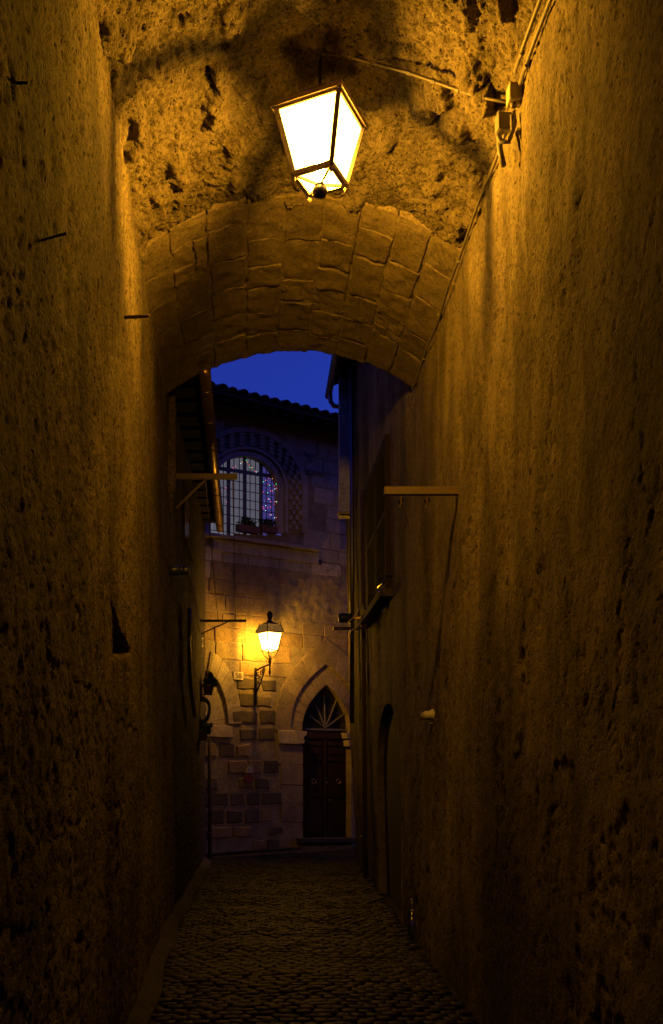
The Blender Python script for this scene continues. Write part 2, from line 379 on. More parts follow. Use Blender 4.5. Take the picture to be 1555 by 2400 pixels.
# ================================================================== GROUND
gb = MB().add([(-60, -40, -.026), (60, -40, -.026), (60, 80, -.026), (-60, 80, -.026)], [(0, 1, 2, 3)])
ground = gb.build('ground', M['dirt'], fixn=False); ground['kind'] = 'structure'; WLOC[ground.name] = Vector((0, 0, 0))
def cobble_mesh(k):
    rr = random.Random(k); n = 12; base = []
    for i in range(n):
        a = 2 * math.pi * (i + .5) / n
        q = max(abs(math.cos(a)), abs(math.sin(a))); r = .5 / q ** .8 * (1 + rr.uniform(-.06, .06))
        base.append((r * math.cos(a), r * math.sin(a)))
    vs = [(x * .98, y * .98, -.035) for x, y in base] + [(x, y, -.007) for x, y in base] + [(x * .90, y * .90, -.001 + rr.uniform(-.002, .002)) for x, y in base] + [(rr.uniform(-.05, .05), rr.uniform(-.05, .05), .0005)]
    fs = []
    for j in (0, 1):
        for i in range(n): fs.append((j * n + i, j * n + (i + 1) % n, (j + 1) * n + (i + 1) % n, (j + 1) * n + i))
    for i in range(n): fs.append((2 * n + i, 2 * n + (i + 1) % n, 3 * n))
    return vs, fs
CB = [cobble_mesh(k) for k in range(8)]
CM = []
for k in range(8):
    me = bpy.data.meshes.new('cobblestone'); me.from_pydata(*[CB[k][0], [], CB[k][1]]); me.materials.append(M['cobble'])
    me.polygons.foreach_set('use_smooth', [True] * len(me.polygons)); CM.append(me)
spots = []
sp = .104
for j in range(-6, 240):
    y = 4.6 + j * sp * .93
    if y > 19.5: break
    for i in range(-40, 60):
        x = (i + (.5 if j % 2 else 0)) * sp + .03 * math.sin(y * 1.7) + rnd.uniform(-.016, .016)
        yy = y + .05 * math.sin(x * 2.2) + rnd.uniform(-.016, .016)
        inside = float(XL(yy)) + .10 < x < float(XR(yy, 0)) - .04 if yy < 16.1 else (-3 < x < 4.2 and yy < 17.25 + .66 * x)
        if inside: spots.append((x, yy))
spots.sort(key=lambda q: q[1] + abs(q[0] - .3) * .05)
rest = MB(); cnt = 0
for (x, y) in spots:
    z = -.006 + .03 * float(fbm(np.array([[x * 1.3, y * 1.3, 0]]), 2)[0]) + rnd.uniform(-.004, .004) - .02 * math.cos((x - .3) * 1.4) * 0
    k = rnd.randrange(8); s1 = sp * rnd.uniform(.94, 1.04); s2 = sp * rnd.uniform(.88, .97)
    mw = Matrix.Translation((x, y, z)) @ Matrix.Rotation(rnd.uniform(-.16, .16) + rnd.choice((0, 1, 2, 3)) * math.pi / 2, 4, 'Z') @ Matrix.Rotation(rnd.gauss(0, .045), 4, 'X') @ Matrix.Rotation(rnd.gauss(0, .045), 4, 'Y') @ Matrix.Diagonal((s1, s2, 1, 1))
    vis = y > 5.85
    if vis and cnt < 300:
        inst('cobblestone', CM[k], ground, mw); cnt += 1
    else:
        rest.add([mw @ Vector(v) for v in CB[k][0]], CB[k][1])
rest.build('cobblestones', M['cobble'], ground, smooth=True, kind='stuff', fixn=False)

# ================================================================== LEFT HOUSE
left = thing('stone_house', (-.9, 10, 0), 'roughcast house along the dark side of the alley, copper gutter under its eave', 'house')
def make_cracks(seed, n, d0, d1, z0, z1):
    r_ = random.Random(seed); out = []
    for k in range(n):
        d = d0 + (d1 - d0) * r_.random() ** 1.3; z = r_.uniform(z0, z1); out.append((d, z, r_.uniform(.25, 1.3), r_.uniform(-.35, .35), r_.uniform(.006, .018), r_.uniform(.012, .026), r_.random() * 50))
    return out
CRL = make_cracks(8, 16, 3.0, 9.0, .6, 4.8); CRR = make_cracks(6, 34, 3.3, 9.5, 1.2, 5.2)
def cracks(Pn, lst):
    out = np.zeros(len(Pn)); d, z = Pn[:, 1], Pn[:, 2]
    for (dc, zc, ln, sl, w, dep, ph) in lst:
        m = (np.abs(z - zc) < ln / 2) & (np.abs(d - dc) < 1.2)
        if not m.any(): continue
        zz = z[m]; q3 = np.stack([np.full(len(zz), ph), zz * 3, 0 * zz], -1)
        cdl = dc + sl * (zz - zc) + fbm(q3, 4, .65) * .35
        ww = w * (.35 + 1.1 * np.clip(fbm(q3 * 2 + 9, 2) + .35, 0, 1)) * (1 - (np.abs(zz - zc) / (ln / 2)) ** 4)
        out[m] = np.minimum(out[m], -dep * sstep(1.0, .3, np.abs(d[m] - cdl) / np.maximum(ww, 1e-4)))
    return out
def wall_disp(Pn, kind):
    big = fbm(Pn * np.array([1, .9, .7]) * 1.1, 3) * .035
    med = fbm(Pn * 6 + 5, 4, .6) * .016
    hi = fbm(Pn * 22 + 9, 3, .6)
    pit = fbm(Pn * np.array([1, 9, 7]) + 31, 4, .6)
    if kind == 'left':
        fine = fbm(Pn * np.array([1, 20, 15]) + 3, 3, .7)
        fine2 = fbm(Pn * np.array([1, 26, 15]) + 8, 2, .6)
        return big + med * .75 + hi * .008 - .010 * sstep(.02, .35, fine) - .005 * sstep(.05, .3, fine2) - .005 * sstep(.36, .5, pit) + cracks(Pn, CRL)
    patch = sstep(.02, .10, fbm(Pn * np.array([1, 1.4, .8]) * 1.2 + 77, 4, .55) - .10)
    crack = np.abs(fbm(Pn * np.array([1, 5.5, 1.5]) + 11, 4, .6)); crack2 = sstep(.05, .0, crack) * sstep(.0, .2, fbm(Pn * 1.3 + 40, 2))
    return big * .9 + med * .62 + hi * (.003 + .006 * patch) - .010 * patch - .003 * sstep(.33, .45, pit) + cracks(Pn, CRR) - .010 * crack2 - .011 * sstep(.05, .3, fbm(Pn * np.array([1, 17, 9]) + 3, 3, .7)) * (.35 + .65 * patch)
def wall_grid(name, ds, zs, fx, sign, mat, parent, kind, holes=(), extra=None):
    D, Z = np.meshgrid(ds, zs)
    X = fx(D, Z)
    Q = np.stack([X, D, Z], -1).reshape(-1, 3)
    dp = wall_disp(Q, kind)
    if extra is not None: dp = dp + extra(Q)
    Q[:, 0] += sign * dp
    mask = np.ones((len(zs) - 1, len(ds) - 1), bool)
    dc = (ds[:-1] + ds[1:]) / 2; zc = (zs[:-1] + zs[1:]) / 2
    for h in holes: mask &= ~h(dc[None, :], zc[:, None])
    return grid_obj(name, Q.reshape(len(zs), len(ds), 3), mat, parent, mask, flip=(sign < 0))
dsL = np.concatenate([np.arange(-4, 2.3, .12), np.arange(2.3, 7, .018), np.arange(7, 10, .026), np.arange(10, 16.25, .045)])
zsL = np.concatenate([np.arange(-.05, 5.12, .014), np.arange(5.12, 5.75, .08)])
def niche(Q):   # putlog hole, chipped edges
    d, z = Q[:, 1], Q[:, 2]; w = fbm(Q * 9, 2) * .06
    hh = .17 * np.clip(1 - (d - 5.02) / 1.15, 0, 1)
    a = sstep(.0, .05, np.minimum(np.minimum(d - 5.02, 6.1 - d), hh - np.abs(z - 2.29)) + w * .5)
    b = sstep(.0, .04, np.minimum(np.minimum(d - 11.0, 11.6 - d), np.minimum(z - 2.6, 3.1 - z)) + w * .5)
    c = sstep(.0, .04, np.minimum(np.minimum(d - 5.20, 5.36 - d), np.minimum(z - .88, 1.38 - z)) + w)
    for pl, wd, dp in (([(3.2, 1.98), (4.0, 1.93), (4.65, 1.88), (5.4, 1.84), (6.9, 1.80)], .009, .022), ([(6.6, 2.71), (8.4, 2.79)], .009, .016), ([(2.9, 1.39), (4.6, 1.37), (6.4, 1.36)], .008, .016), ([(2.8, 3.02), (3.8, 2.96), (4.6, 2.97)], .007, .014)):
        zi = np.interp(d, [p[0] for p in pl], [p[1] for p in pl]) + fbm(np.stack([d * 4, 0 * d + wd * 99, 0 * d], -1), 4, .6) * .10
        m = (d > pl[0][0]) & (d < pl[-1][0]); ww = wd * (.3 + 1.3 * np.clip(fbm(Q * 5, 2) + .4, 0, 1))
        c = np.maximum(c, m * sstep(1, .3, np.abs(z - zi) / ww) * dp / .07)
    return -.20 * a - .1 * b - .07 * c
wall_grid('wall', dsL, zsL, lambda D, Z: XL(D) + 0 * Z, 1, M['left_plaster'], left, 'left', extra=niche)
# street corner return and mass behind
MB().box((-16.0, -4, -.05), (-1.15, 16.2, 5.4)).build('wall_core', M['left_plaster'], left)
MB().box((-16.0, -4, 5.4), (-1.9, 16.0, 8.2)).build('upper_storey', M['upper_plaster'], left)  # unseen block added to cut the sky light in the cross street
MB().box((-1.15, 16.02, -.05), (-.9, 16.2, 5.3)).build('corner_return', M['left_plaster'], left)
# base skirt of cement
sk = MB()
for d in np.arange(4.5, 16.0, .35):
    a, b = float(XL(d)), float(XL(d + .35)); o1, o2 = .115 + .02 * math.sin(d * 3), .115 + .02 * math.sin((d + .35) * 3)
    sk.add([(a - .05, d, .07), (a + .02, d, .07), (a + o1, d, .012), (a + o1, d, -.03), (b - .05, d + .35, .07), (b + .02, d + .35, .07), (b + o2, d + .35, .012), (b + o2, d + .35, -.03)], [(0, 1, 5, 4), (1, 2, 6, 5), (2, 3, 7, 6)])
sk.build('base_skirt', M['cement'], left, fixn=False)
# eave: soffit boards, rafters, gutter
roof = MB().add([(-.47, 9.3, 5.45), (-.55, 15.7, 5.45), (-.47, 9.3, 5.53), (-.55, 15.7, 5.53), (-3.2, 9.3, 6.35), (-3.2, 15.7, 6.35), (-1.0, 9.3, 5.45), (-1.0, 15.7, 5.45), (-3.2, 9.3, 5.5), (-3.2, 15.7, 5.5)],
    [(0, 1, 3, 2), (2, 3, 5, 4), (0, 6, 7, 1), (6, 8, 9, 7), (8, 4, 5, 9), (0, 2, 4, 8, 6), (1, 7, 9, 5, 3)]).build('roof', M['soffit'], left)
for d in np.arange(9.6, 15.7, .42):
    MB().box((-1.0, d - .03, 5.43), (-.60, d + .03, 5.447)).build('rafter', M['soffit'], roof)
g0, g1 = Vector((-.505, 9.3, 5.33)), Vector((-.60, 15.5, 5.31))
gut = MB().tube([g0, g0.lerp(g1, .5), g1], .058, 16, up=(0, 0, 1)).build('gutter', M['copper'], left, smooth=True)
for f in (.06, .2, .33, .36, .5, .62, .66, .8, .93):
    p = g0.lerp(g1, f); MB().tube([p, p + Vector((0, .02, 0))], .064, 16).build('gutter_joint', M['copper'], gut, smooth=True)
# plastered pipe casing just past the arch, and the end drainpipe
ca = [on_left(399, 905), on_left(400, 1010), on_left(402, 1120), on_left(398, 1150), on_left(388, 1175)]
ca = [Vector((p.x + .01, 9.75 + i * .02, p.z)) for i, p in enumerate(ca)]
MB().tube(ca, [.055, .058, .058, .05, .02], 12).build('pipe_casing', M['left_plaster'], left, smooth=True)
dp_ = MB().tube([(-.80, 16.28, 0.02), (-.80, 16.28, 2.0)], .032, 12).build('drainpipe', M['cement'], left, smooth=True)
MB().tube([(-.80, 16.28, .42), (-.80, 16.28, .47)], .042, 12).build('pipe_collar', M['iron'], dp_, smooth=True)
pth = [on_left(436, 1440), on_left(437, 1540), on_left(440, 1575), on_left(462, 1640)]
st = MB()
for k in range(4):
    o = Vector((.02 + .012 * k, -.03 * k, 0)); st.tube([Vector((-.845, 11.6, pth[0].z)) + o, Vector((-.845, 11.6, 2.75)) + o, Vector((-.845, 11.75, 2.55)) + o, Vector((-.845, 12.6, 2.2)) + o], .010, 8)
st.build('cable_bundle', M['chrome'], left, smooth=True)
# small dark window beyond the arch
wd_ = MB().box((-.90, 11.6, 4.25), (-.872, 12.4, 5.0)).build('window', M['shutter'], left)
MB().box((-.872, 11.66, 4.31), (-.866, 12.34, 4.94)).build('pane', M['glass_dark'], wd_)
MB().box((-.90, 11.5, 4.18), (-.82, 12.5, 4.24)).build('window_sill', M['left_plaster'], left)

# ================================================================== RIGHT HOUSE
right = thing('plastered_house', (1.6, 10, 0), 'peeling lime plastered house with louvred shutters and a high eave facing the alley', 'house')
dsR = np.concatenate([np.arange(-4, 2.9, .12), np.arange(2.9, 7.5, .018), np.arange(7.5, 10, .026), np.arange(10, 16.4, .04)])
zsR = np.concatenate([np.arange(-.05, 5.6, .015), np.arange(5.6, 8.3, .05)])
DA, DB, DZ = 9.95, 12.2, 2.28     # arched side doorway
def side_door(d, z):
    u = (d - (DA + DB) / 2) / ((DB - DA) / 2)
    return (np.abs(u) < 1) & (z < 1.45 + (DZ - 1.45) * np.sqrt(np.clip(1 - u * u, 0, 1)))
wall_grid('wall', dsR, zsR, lambda D, Z: XR(D, Z), -1, M['right_plaster'], right, 'right', holes=[side_door])
MB().box((2.2, -4, -.05), (16, 16.35, 8.2)).build('wall_core', M['right_plaster'], right)
MB().box((1.72, 16.2, -.05), (2.2, 16.37, 8.2)).build('corner_return', M['right_plaster'], right)
rv = MB(); prevp = None
for k in range(25):
    u = -1 + 2 * k / 24; d = (DA + DB) / 2 + u * (DB - DA) / 2
    z = 1.45 + (DZ - 1.45) * math.sqrt(max(0, 1 - u * u))
    cur = [(float(XR(d, z)) - .004, d, z), (float(XR(d, z)) + .10, d, z)]
    if prevp: rv.add([prevp[0], cur[0], cur[1], prevp[1]], [(0, 1, 2, 3)])
    prevp = cur
for d in (DA, DB):
    x = float(XR(d, 1)); rv.add([(x - .004, d, -.03), (x - .004, d, 1.47), (x + .10, d, 1.47), (x + .10, d, -.03)], [(0, 1, 2, 3)])
rv.build('doorway_reveal', M['right_plaster'], right, fixn=False)
sd = MB().add([(float(XR(d, z)) + .085, d, z) for d, z in ((DA - .05, -.03), (DB + .05, -.03), (DB + .05, 2.4), (DA - .05, 2.4))], [(0, 1, 2, 3)]).build('door', M['dark_wood'], right, fixn=False)
for k in range(9):
    d = DA + .02 + k * .25
    MB().add([(float(XR(q_, z)) + .07, q_, z) for q_, z in ((d, -.02), (d + .235, -.02), (d + .235, 2.35), (d, 2.35))] + [(float(XR(q_, z)) + .084, q_, z) for q_, z in ((d, -.02), (d + .235, -.02), (d + .235, 2.35), (d, 2.35))], [(0, 1, 2, 3), (0, 4, 5, 1), (1, 5, 6, 2), (2, 6, 7, 3), (3, 7, 4, 0)]).build('plank', M['dark_wood'], sd)
# louvred shutters, flush on the wall
w0, w1, wz0, wz1 = 10.75, 12.75, 3.52, 5.22
def rx(d, z): return float(XR(d, z))
for k in range(2):
    a = w0 + k * 1.0 + .02; b = a + .96
    fr = MB()
    for (d0, d1, z0, z1) in ((a, a + .09, wz0, wz1), (b - .09, b, wz0, wz1), (a + .09, b - .09, wz0, wz0 + .1), (a + .09, b - .09, wz1 - .1, wz1), (a + .09, b - .09, 4.34, 4.42)):
        fr.add([(rx(d, z) - .05 + dx, d, z) for dx in (0, .06) for (d, z) in ((d0, z0), (d1, z0), (d1, z1), (d0, z1))], [(0, 1, 2, 3), (4, 7, 6, 5), (0, 4, 5, 1), (1, 5, 6, 2), (2, 6, 7, 3), (3, 7, 4, 0)])
    so = fr.build('shutter', M['shutter'], right)
    MB().add([(rx(d, z) - .012, d, z) for (d, z) in ((a, wz0), (b, wz0), (b, wz1), (a, wz1))], [(0, 1, 2, 3)]).build('shutter_back', M['black'], so)
    for j in range(32):
        z = wz0 + .125 + j * .046
        if 4.31 < z < 4.44 or z > wz1 - .11: continue
        c = Vector((rx((a + b) / 2, z) - .03, (a + b) / 2, z)); tl = rx(b - .09, z) - rx(a + .09, z)
        MB().frame_box(c, (tl / 2, (b - a) / 2 - .09, 0), (.017, 0, .014), (.0025, 0, -.003)).build('slat', M['shutter'], so)
sill = MB().add([(rx(d, 3.5) + dx, d, z) for d in (w0 - .1, w1 + .1) for (dx, z) in ((.05, 3.42), (-.13, 3.42), (-.13, 3.50), (.05, 3.51))], [(0, 1, 2, 3), (4, 7, 6, 5), (0, 4, 5, 1), (1, 5, 6, 2), (2, 6, 7, 3)]).build('window_sill', M['cement'], right)
for d in (w0 + .3, w1 - .35):
    MB().tube([(rx(d, 3.5) - .03, d, 3.53), (rx(d, 3.5) - .12, d, 3.56), (rx(d, 3.5) - .12, d, 3.64)], .012, 6).build('shutter_stay', M['iron'], sill, smooth=True)
MB().tube([(rx(w0, 3.7) + .02, w0 - .02, 3.66), (rx(w0, 3.7) - .17, w0 - .02, 3.66)], .008, 6).build('shutter_bar', M['iron'], right, smooth=True)
MB().tube([(rx(w0, 3.7) - .02, w0 + .05, 3.64), (rx(w0, 3.7) - .09, w0 + .4, 3.60)], .014, 6).build('shutter_latch', M['chrome'], right, smooth=True)
# projecting upper storey at the far end, ledge, eave, gutter and pipes
zb = 5.47
bay = MB().slab([(rx(15.2, 5) + .05, 15.2, zb), (rx(15.2, 5) - .20, 15.2, zb), (rx(15.5, 5) - .19, 15.5, zb), (2.25, 15.5, zb), (2.25, 15.2, zb)], (0, 0, 2.6)).build('upper_storey', M['whitewash'], right)
MB().slab([(rx(15.2, 5) - .23, 15.14, zb + .02), (rx(15.2, 5) + .03, 15.14, zb + .02), (rx(15.2, 5) + .03, 15.3, zb + .02), (rx(15.2, 5) - .23, 15.3, zb + .02)], (0, 0, -.02)).build('ledge', M['buff'], right)
er = MB().slab([(1.10, 9.2, 7.62), (1.14, 15.7, 7.62), (3.4, 15.7, 8.5), (3.4, 9.2, 8.5)], (0, 0, .12)).build('roof', M['dark_wood'], right)
for d in np.arange(9.5, 15.7, .45):
    MB().add([(x, y, z) for x, z in ((1.13, 7.53), (1.8, 7.79)) for y in (d - .04, d + .04) for z in (z, z + .1)], [(0, 1, 3, 2), (4, 6, 7, 5), (0, 4, 5, 1), (2, 3, 7, 6), (0, 2, 6, 4), (1, 5, 7, 3)]).build('rafter', M['dark_wood'], er)
gt = MB().tube([(1.10, 9.2, 7.53), (1.13, 15.75, 7.50)], .055, 12).build('gutter', M['zinc'], right, smooth=True)
MB().tube([(1.14, 15.5, 7.46), (1.15, 15.5, 7.32), (1.20, 15.5, 7.25), (1.33, 15.5, 7.23), (1.36, 15.5, 7.15), (1.37, 15.5, 5.52)], .035, 12).build('downpipe', M['zinc'], right, smooth=True)
MB().tube([(rx(14.6, 6) - .045, 14.6, 7.7), (rx(14.6, 6) - .045, 14.6, 2.2)], .035, 10).build('drainpipe', M['zinc'], right, smooth=True)
MB().tube([(rx(13.3, 5) - .04, 13.3, 5.3), (rx(13.3, 2) - .03, 13.3, .05)], .028, 10).build('drainpipe', M['rust'], right, smooth=True)

# ================================================================== VAULT
vault = thing('vaulted_passage', (.35, 6.5, HS), 'rubble and ashlar barrel vault spanning the alley over the hanging lantern', 'vault')
ts = np.linspace(0, 1, 262); dv = np.concatenate([np.arange(-4, 4.2, .15), np.arange(4.2, 7.05, .0095)])
T, D = np.meshgrid(ts, dv)
Q = VP(T, D); q = Q.reshape(-1, 3)
bound = 6.80 + .20 * fbm(q * np.array([4, 0, 0]) + 5, 4, .6)
f1, f2, cid = worley(q * 5.2 + fbm(q * 4, 2)[:, None] * .5)
lump = (cid > .45) * (sstep(.62, .30, f1)) * (.020 + .055 * cid)
dsp = lump + fbm(q * 2.2 + 3, 3) * .055 + fbm(q * 11 + 4, 4, .62) * .030 + fbm(q * 38 + 1, 3, .6) * .018
dsp -= .013 * sstep(.18, .40, fbm(q * 10 + 21, 4, .6)) + .014 * sstep(.15, .4, fbm(q * 30 + 61, 2))
dsp -= .012
fade = sstep(.06, -.03, q[:, 1] - bound)
dsp = dsp * (.15 + .85 * fade) - .03 * (1 - fade)
nrm = np.stack([(T.ravel() - .5) * -1.1, 0 * T.ravel(), -np.ones(T.size)], -1); nrm /= np.linalg.norm(nrm, axis=1)[:, None]
grid_obj('rubble_vault', (q + nrm * dsp[:, None]).reshape(len(dv), len(ts), 3), M['rubble'], vault)
# mortar bed of the ashlar arch, its far edge and far face
da = np.linspace(0, 1, 90); ta = np.linspace(0, 1, 120)
T, A = np.meshgrid(ta, da); Dd = 6.72 + (dend(T) - .012 - 6.72) * A
Q = VP(T, Dd); q = Q.reshape(-1, 3); q[:, 2] += -.006 - fbm(q * 7, 4, .6) * .022 - fbm(q * 24, 3) * .008
bed = grid_obj('mortar_bed', q.reshape(90, 120, 3), M['mortar'], vault)
tc = [-.005, .095, .21, .335, .455, .575, .69, .80, .905, 1.005]
def arch_stone(t0, t1, d0, d1, seed, far):
    g = np.concatenate([[0, .018, .045], np.linspace(.11, .89, 9), [.955, .982, 1]]); n = len(g); a, b = np.meshgrid(g, g)
    rr = np.random.RandomState(seed); k = rr.uniform(-.008, .008, 4); sh_ = rr.uniform(-.03, .03, 4)
    tt = t0 + (t1 - t0) * a + k[0] * (1 - a) * b + k[1] * a * b
    tt = tt + fbm(np.stack([a.ravel() * 2 + seed, b.ravel() * 3, 0 * a.ravel()], -1), 2).reshape(a.shape) * .006
    d_ = d0 + (d1 - d0) * b + (sh_[0] * (1 - b) * a if d0 > 6.8 else 0) + (0 if far else sh_[1] * b * a)
    if far: d_ = np.minimum(d_, dend(tt) - .0 + .012 * rr.uniform(-1, 1))
    q = VP(np.clip(tt, -.01, 1.01), d_).reshape(-1, 3)
    e = np.minimum(np.minimum(a, 1 - a) * (t1 - t0) * 2.3, np.minimum(b, 1 - b) * (d1 - d0)).ravel()
    fill = sstep(-.02, .16, fbm(q * 4.5 + 70, 3, .6))
    h = np.maximum(sstep(-.001, .009, e), fill) * (.007 + rr.uniform(-.006, .007)) + .004 + rr.uniform(-.008, .008) * (a.ravel() - .5) + fbm(q * 7, 4, .6) * .026 + fbm(q * 24 + seed, 4, .65) * .013
    if d0 < 6.85: h = h * sstep(0, .09, (b * (d1 - d0)).ravel()) - .004 * (1 - sstep(0, .05, (b * (d1 - d0)).ravel()))
    h -= (e < .001) * (.03 * (1 - fill) + .006)
    q[:, 2] -= h
    return grid_obj('arch_stone', q.reshape(n, n, 3), M['tuff'], bed)
sd_ = 0
rs = random.Random(11)
for c in range(9):
    t0, t1 = tc[c] + .0016, tc[c + 1] - .0016
    d = 6.70 + rs.uniform(-.015, .015); first = True; end = float(dend((t0 + t1) / 2))
    while d < end - .05:
        L_ = rs.uniform(.34, .62) if not first else rs.uniform(.22, .6)
        first = False
        if end - (d + L_) < .26: L_ = end - d
        far = d + L_ >= end - .01
        if rs.random() < .10 and not far:
            tm = (t0 + t1) / 2 + rs.uniform(-.01, .01)
            arch_stone(t0, tm - .003, d + .006, d + L_ * .5, sd_, far); arch_stone(tm + .003, t1, d + .006, d + L_ * .62, sd_ + 500, far)
            arch_stone(t0, tm - .003, d + L_ * .5 + .01, d + L_ - .006, sd_ + 900, far); arch_stone(tm + .003, t1, d + L_ * .62 + .01, d + L_ - .006, sd_ + 1300, far)
        else: arch_stone(t0, t1, d + .003, d + L_ - (.0 if far else .004), sd_, far)
        d += L_; sd_ += 1
ff = MB()
for k in range(40):
    a, b = k / 40, (k + 1) / 40
    p, q_ = VP(np.array(a), dend(a) - .01), VP(np.array(b), dend(b) - .01)
    ff.add([tuple(p), tuple(q_), (q_[0], q_[1], 9.0), (p[0], p[1], 9.0)], [(0, 1, 2, 3)])
ff.build('arch_face', M['mortar'], vault, fixn=False)
MB().box((-1.0, -4, 5.95), (1.6, 9.05, 9.0)).build('upper_room', M['upper_plaster'], vault)

# ================================================================== BACK BUILDING (its facade plane is turned to the alley's axis)
K = .66; TH = math.atan(K); UH = Vector((math.cos(TH), math.sin(TH), 0)); NH = Vector((math.sin(TH), -math.cos(TH), 0)); D0 = 17.4
def BW(px, py, off=0.0):
    k = (px - PX) / F; d = (D0 - off * (math.cos(TH) + K * math.sin(TH))) / (1 - K * k)
    return P(px, py, d)
def UZ(u, z, off=0.0): return Vector((u * UH.x, D0 + u * UH.y, z)) + NH * off
def uzpx(u, z):
    X = u * UH.x; d = D0 + u * UH.y; return PX + F * X / d, PY - F * (z - EYE) / d
def pxu(px): k = (px - PX) / F; d = D0 / (1 - K * k); return k * d / UH.x
back = thing('palace', (.4, 18, 0), 'old stone palace closing the alley, arched window above a pointed doorway', 'building')
WC, WR = (574.0, 1148.0), 78.0
def in_window(px, py, m=0): return ((px - WC[0]) ** 2 + (py - WC[1]) ** 2 < (WR + m) ** 2) if py < WC[1] else (abs(px - WC[0]) < WR + m and py < 1252 + m * .3)
def pcurve(xl, xa, ya, y0, s, e): return (xl + (xa - xl) * s ** e, y0 - (y0 - ya) * s)
def point_half(py, y0, ya, e, xl, xa, xr):
    s = (y0 - py) / (y0 - ya)
    if s > 1: return None
    s = max(s, 0); return xl + (xa - xl) * s ** e, xr + (xa - xr) * s ** e
def in_door(px, py, m=0):
    h = point_half(py, 1712, 1604 - m, 2.2, 709 - m, 765, 822 + m)
    return h is not None and py < 1968 and h[0] < px < h[1]
def in_inner(px, py):
    h = point_half(py, 1712, 1556, 2.6, 683, 766, 849); return h is not None and py < 1714 and h[0] + 3 < px < h[1] - 3
def in_outer(px, py):
    h = point_half(py, 1712, 1497, 2.6, 645, 767, 889); return h is not None and py < 1712 and h[0] < px < h[1]
def in_left_arch(px, py, m=0): return py < 1697 and ((px - 470) / (97 + m)) ** 2 + ((py - 1697) / (178 + m)) ** 2 < 1
def in_surround(px, py): return ((px - WC[0]) ** 2 + (py - WC[1]) ** 2 < 146 ** 2) if py < WC[1] else (abs(px - WC[0]) < 146 and py < 1275)
us = np.arange(-3.6, 5.4, .05); zs = np.arange(-.05, 7.93, .045)
U, Z = np.meshgrid(us, zs)
X = U * UH.x; Y = D0 + U * UH.y
q = np.stack([X, Y, Z], -1).reshape(-1, 3)
pxs = PX + F * q[:, 0] / q[:, 1]; pys = PY - F * (q[:, 2] - EYE) / q[:, 1]
rough = sstep(1320, 1370, pys) * sstep(1500, 1460, pys) * sstep(600, 680, pxs)
dz = fbm(q * 5, 4) * .008 + rough * (.005 + fbm(q * np.array([9, 9, 14]) + 9, 4, .7) * .045)
dz += .02 * sstep(1300, 1340, pys) * sstep(1470, 1440, pys) * (fbm(q * 6 + 50, 3))
q = q + np.array(NH)[None] * dz[:, None]
pc = (pxs.reshape(U.shape)[:-1, :-1] + pxs.reshape(U.shape)[1:, 1:]) / 2; yc = (pys.reshape(U.shape)[:-1, :-1] + pys.reshape(U.shape)[1:, 1:]) / 2
mask = np.array([[not (in_window(a, b, 5) or in_door(a, b, 4) or in_inner(a, b) or (b < 1699 and ((a - 470) / 64) ** 2 + ((b - 1697) / 125) ** 2 < 1)) for a, b in zip(r1, r2)] for r1, r2 in zip(pc, yc)])
bwall = grid_obj('wall', q.reshape(len(zs), len(us), 3), M['wall_mortar'], back, mask)
MB().slab([UZ(-14, -.05, -.6), UZ(14, -.05, -.6), UZ(14, 7.9, -.6), UZ(-14, 7.9, -.6)], -NH * 3).build('wall_core', M['black'], back)
def ring_pts(poly, jit, rr):
    out = []
    for i in range(len(poly)):
        a, b = poly[i], poly[(i + 1) % len(poly)]
        L_ = math.hypot(b[0] - a[0], b[1] - a[1]); n = max(1, min(4, int(L_ / .13)))
        for k in range(n):
            t = k / n; out.append((a[0] + (b[0] - a[0]) * t + rr.uniform(-jit, jit), a[1] + (b[1] - a[1]) * t + rr.uniform(-jit, jit)))
    return out
rr = random.Random(5)
def uz_stone(poly, front, mat, parent, name='stone', jit=.006, cham=.012, deep=.06):
    pts = [UZ(u, z, front) for u, z in ring_pts(poly, jit, rr)]
    return MB().slab(pts, -NH * deep, cham, cham * .8).build(name, mat, parent)
def px_poly(pts, off): return [BW(x, y, off) for x, y in pts]
def px_stone(pts, front, mat, parent, name, cham=.006, deep=.08):
    return MB().slab(px_poly(pts, front), -NH * deep, cham, cham).build(name, mat, parent)
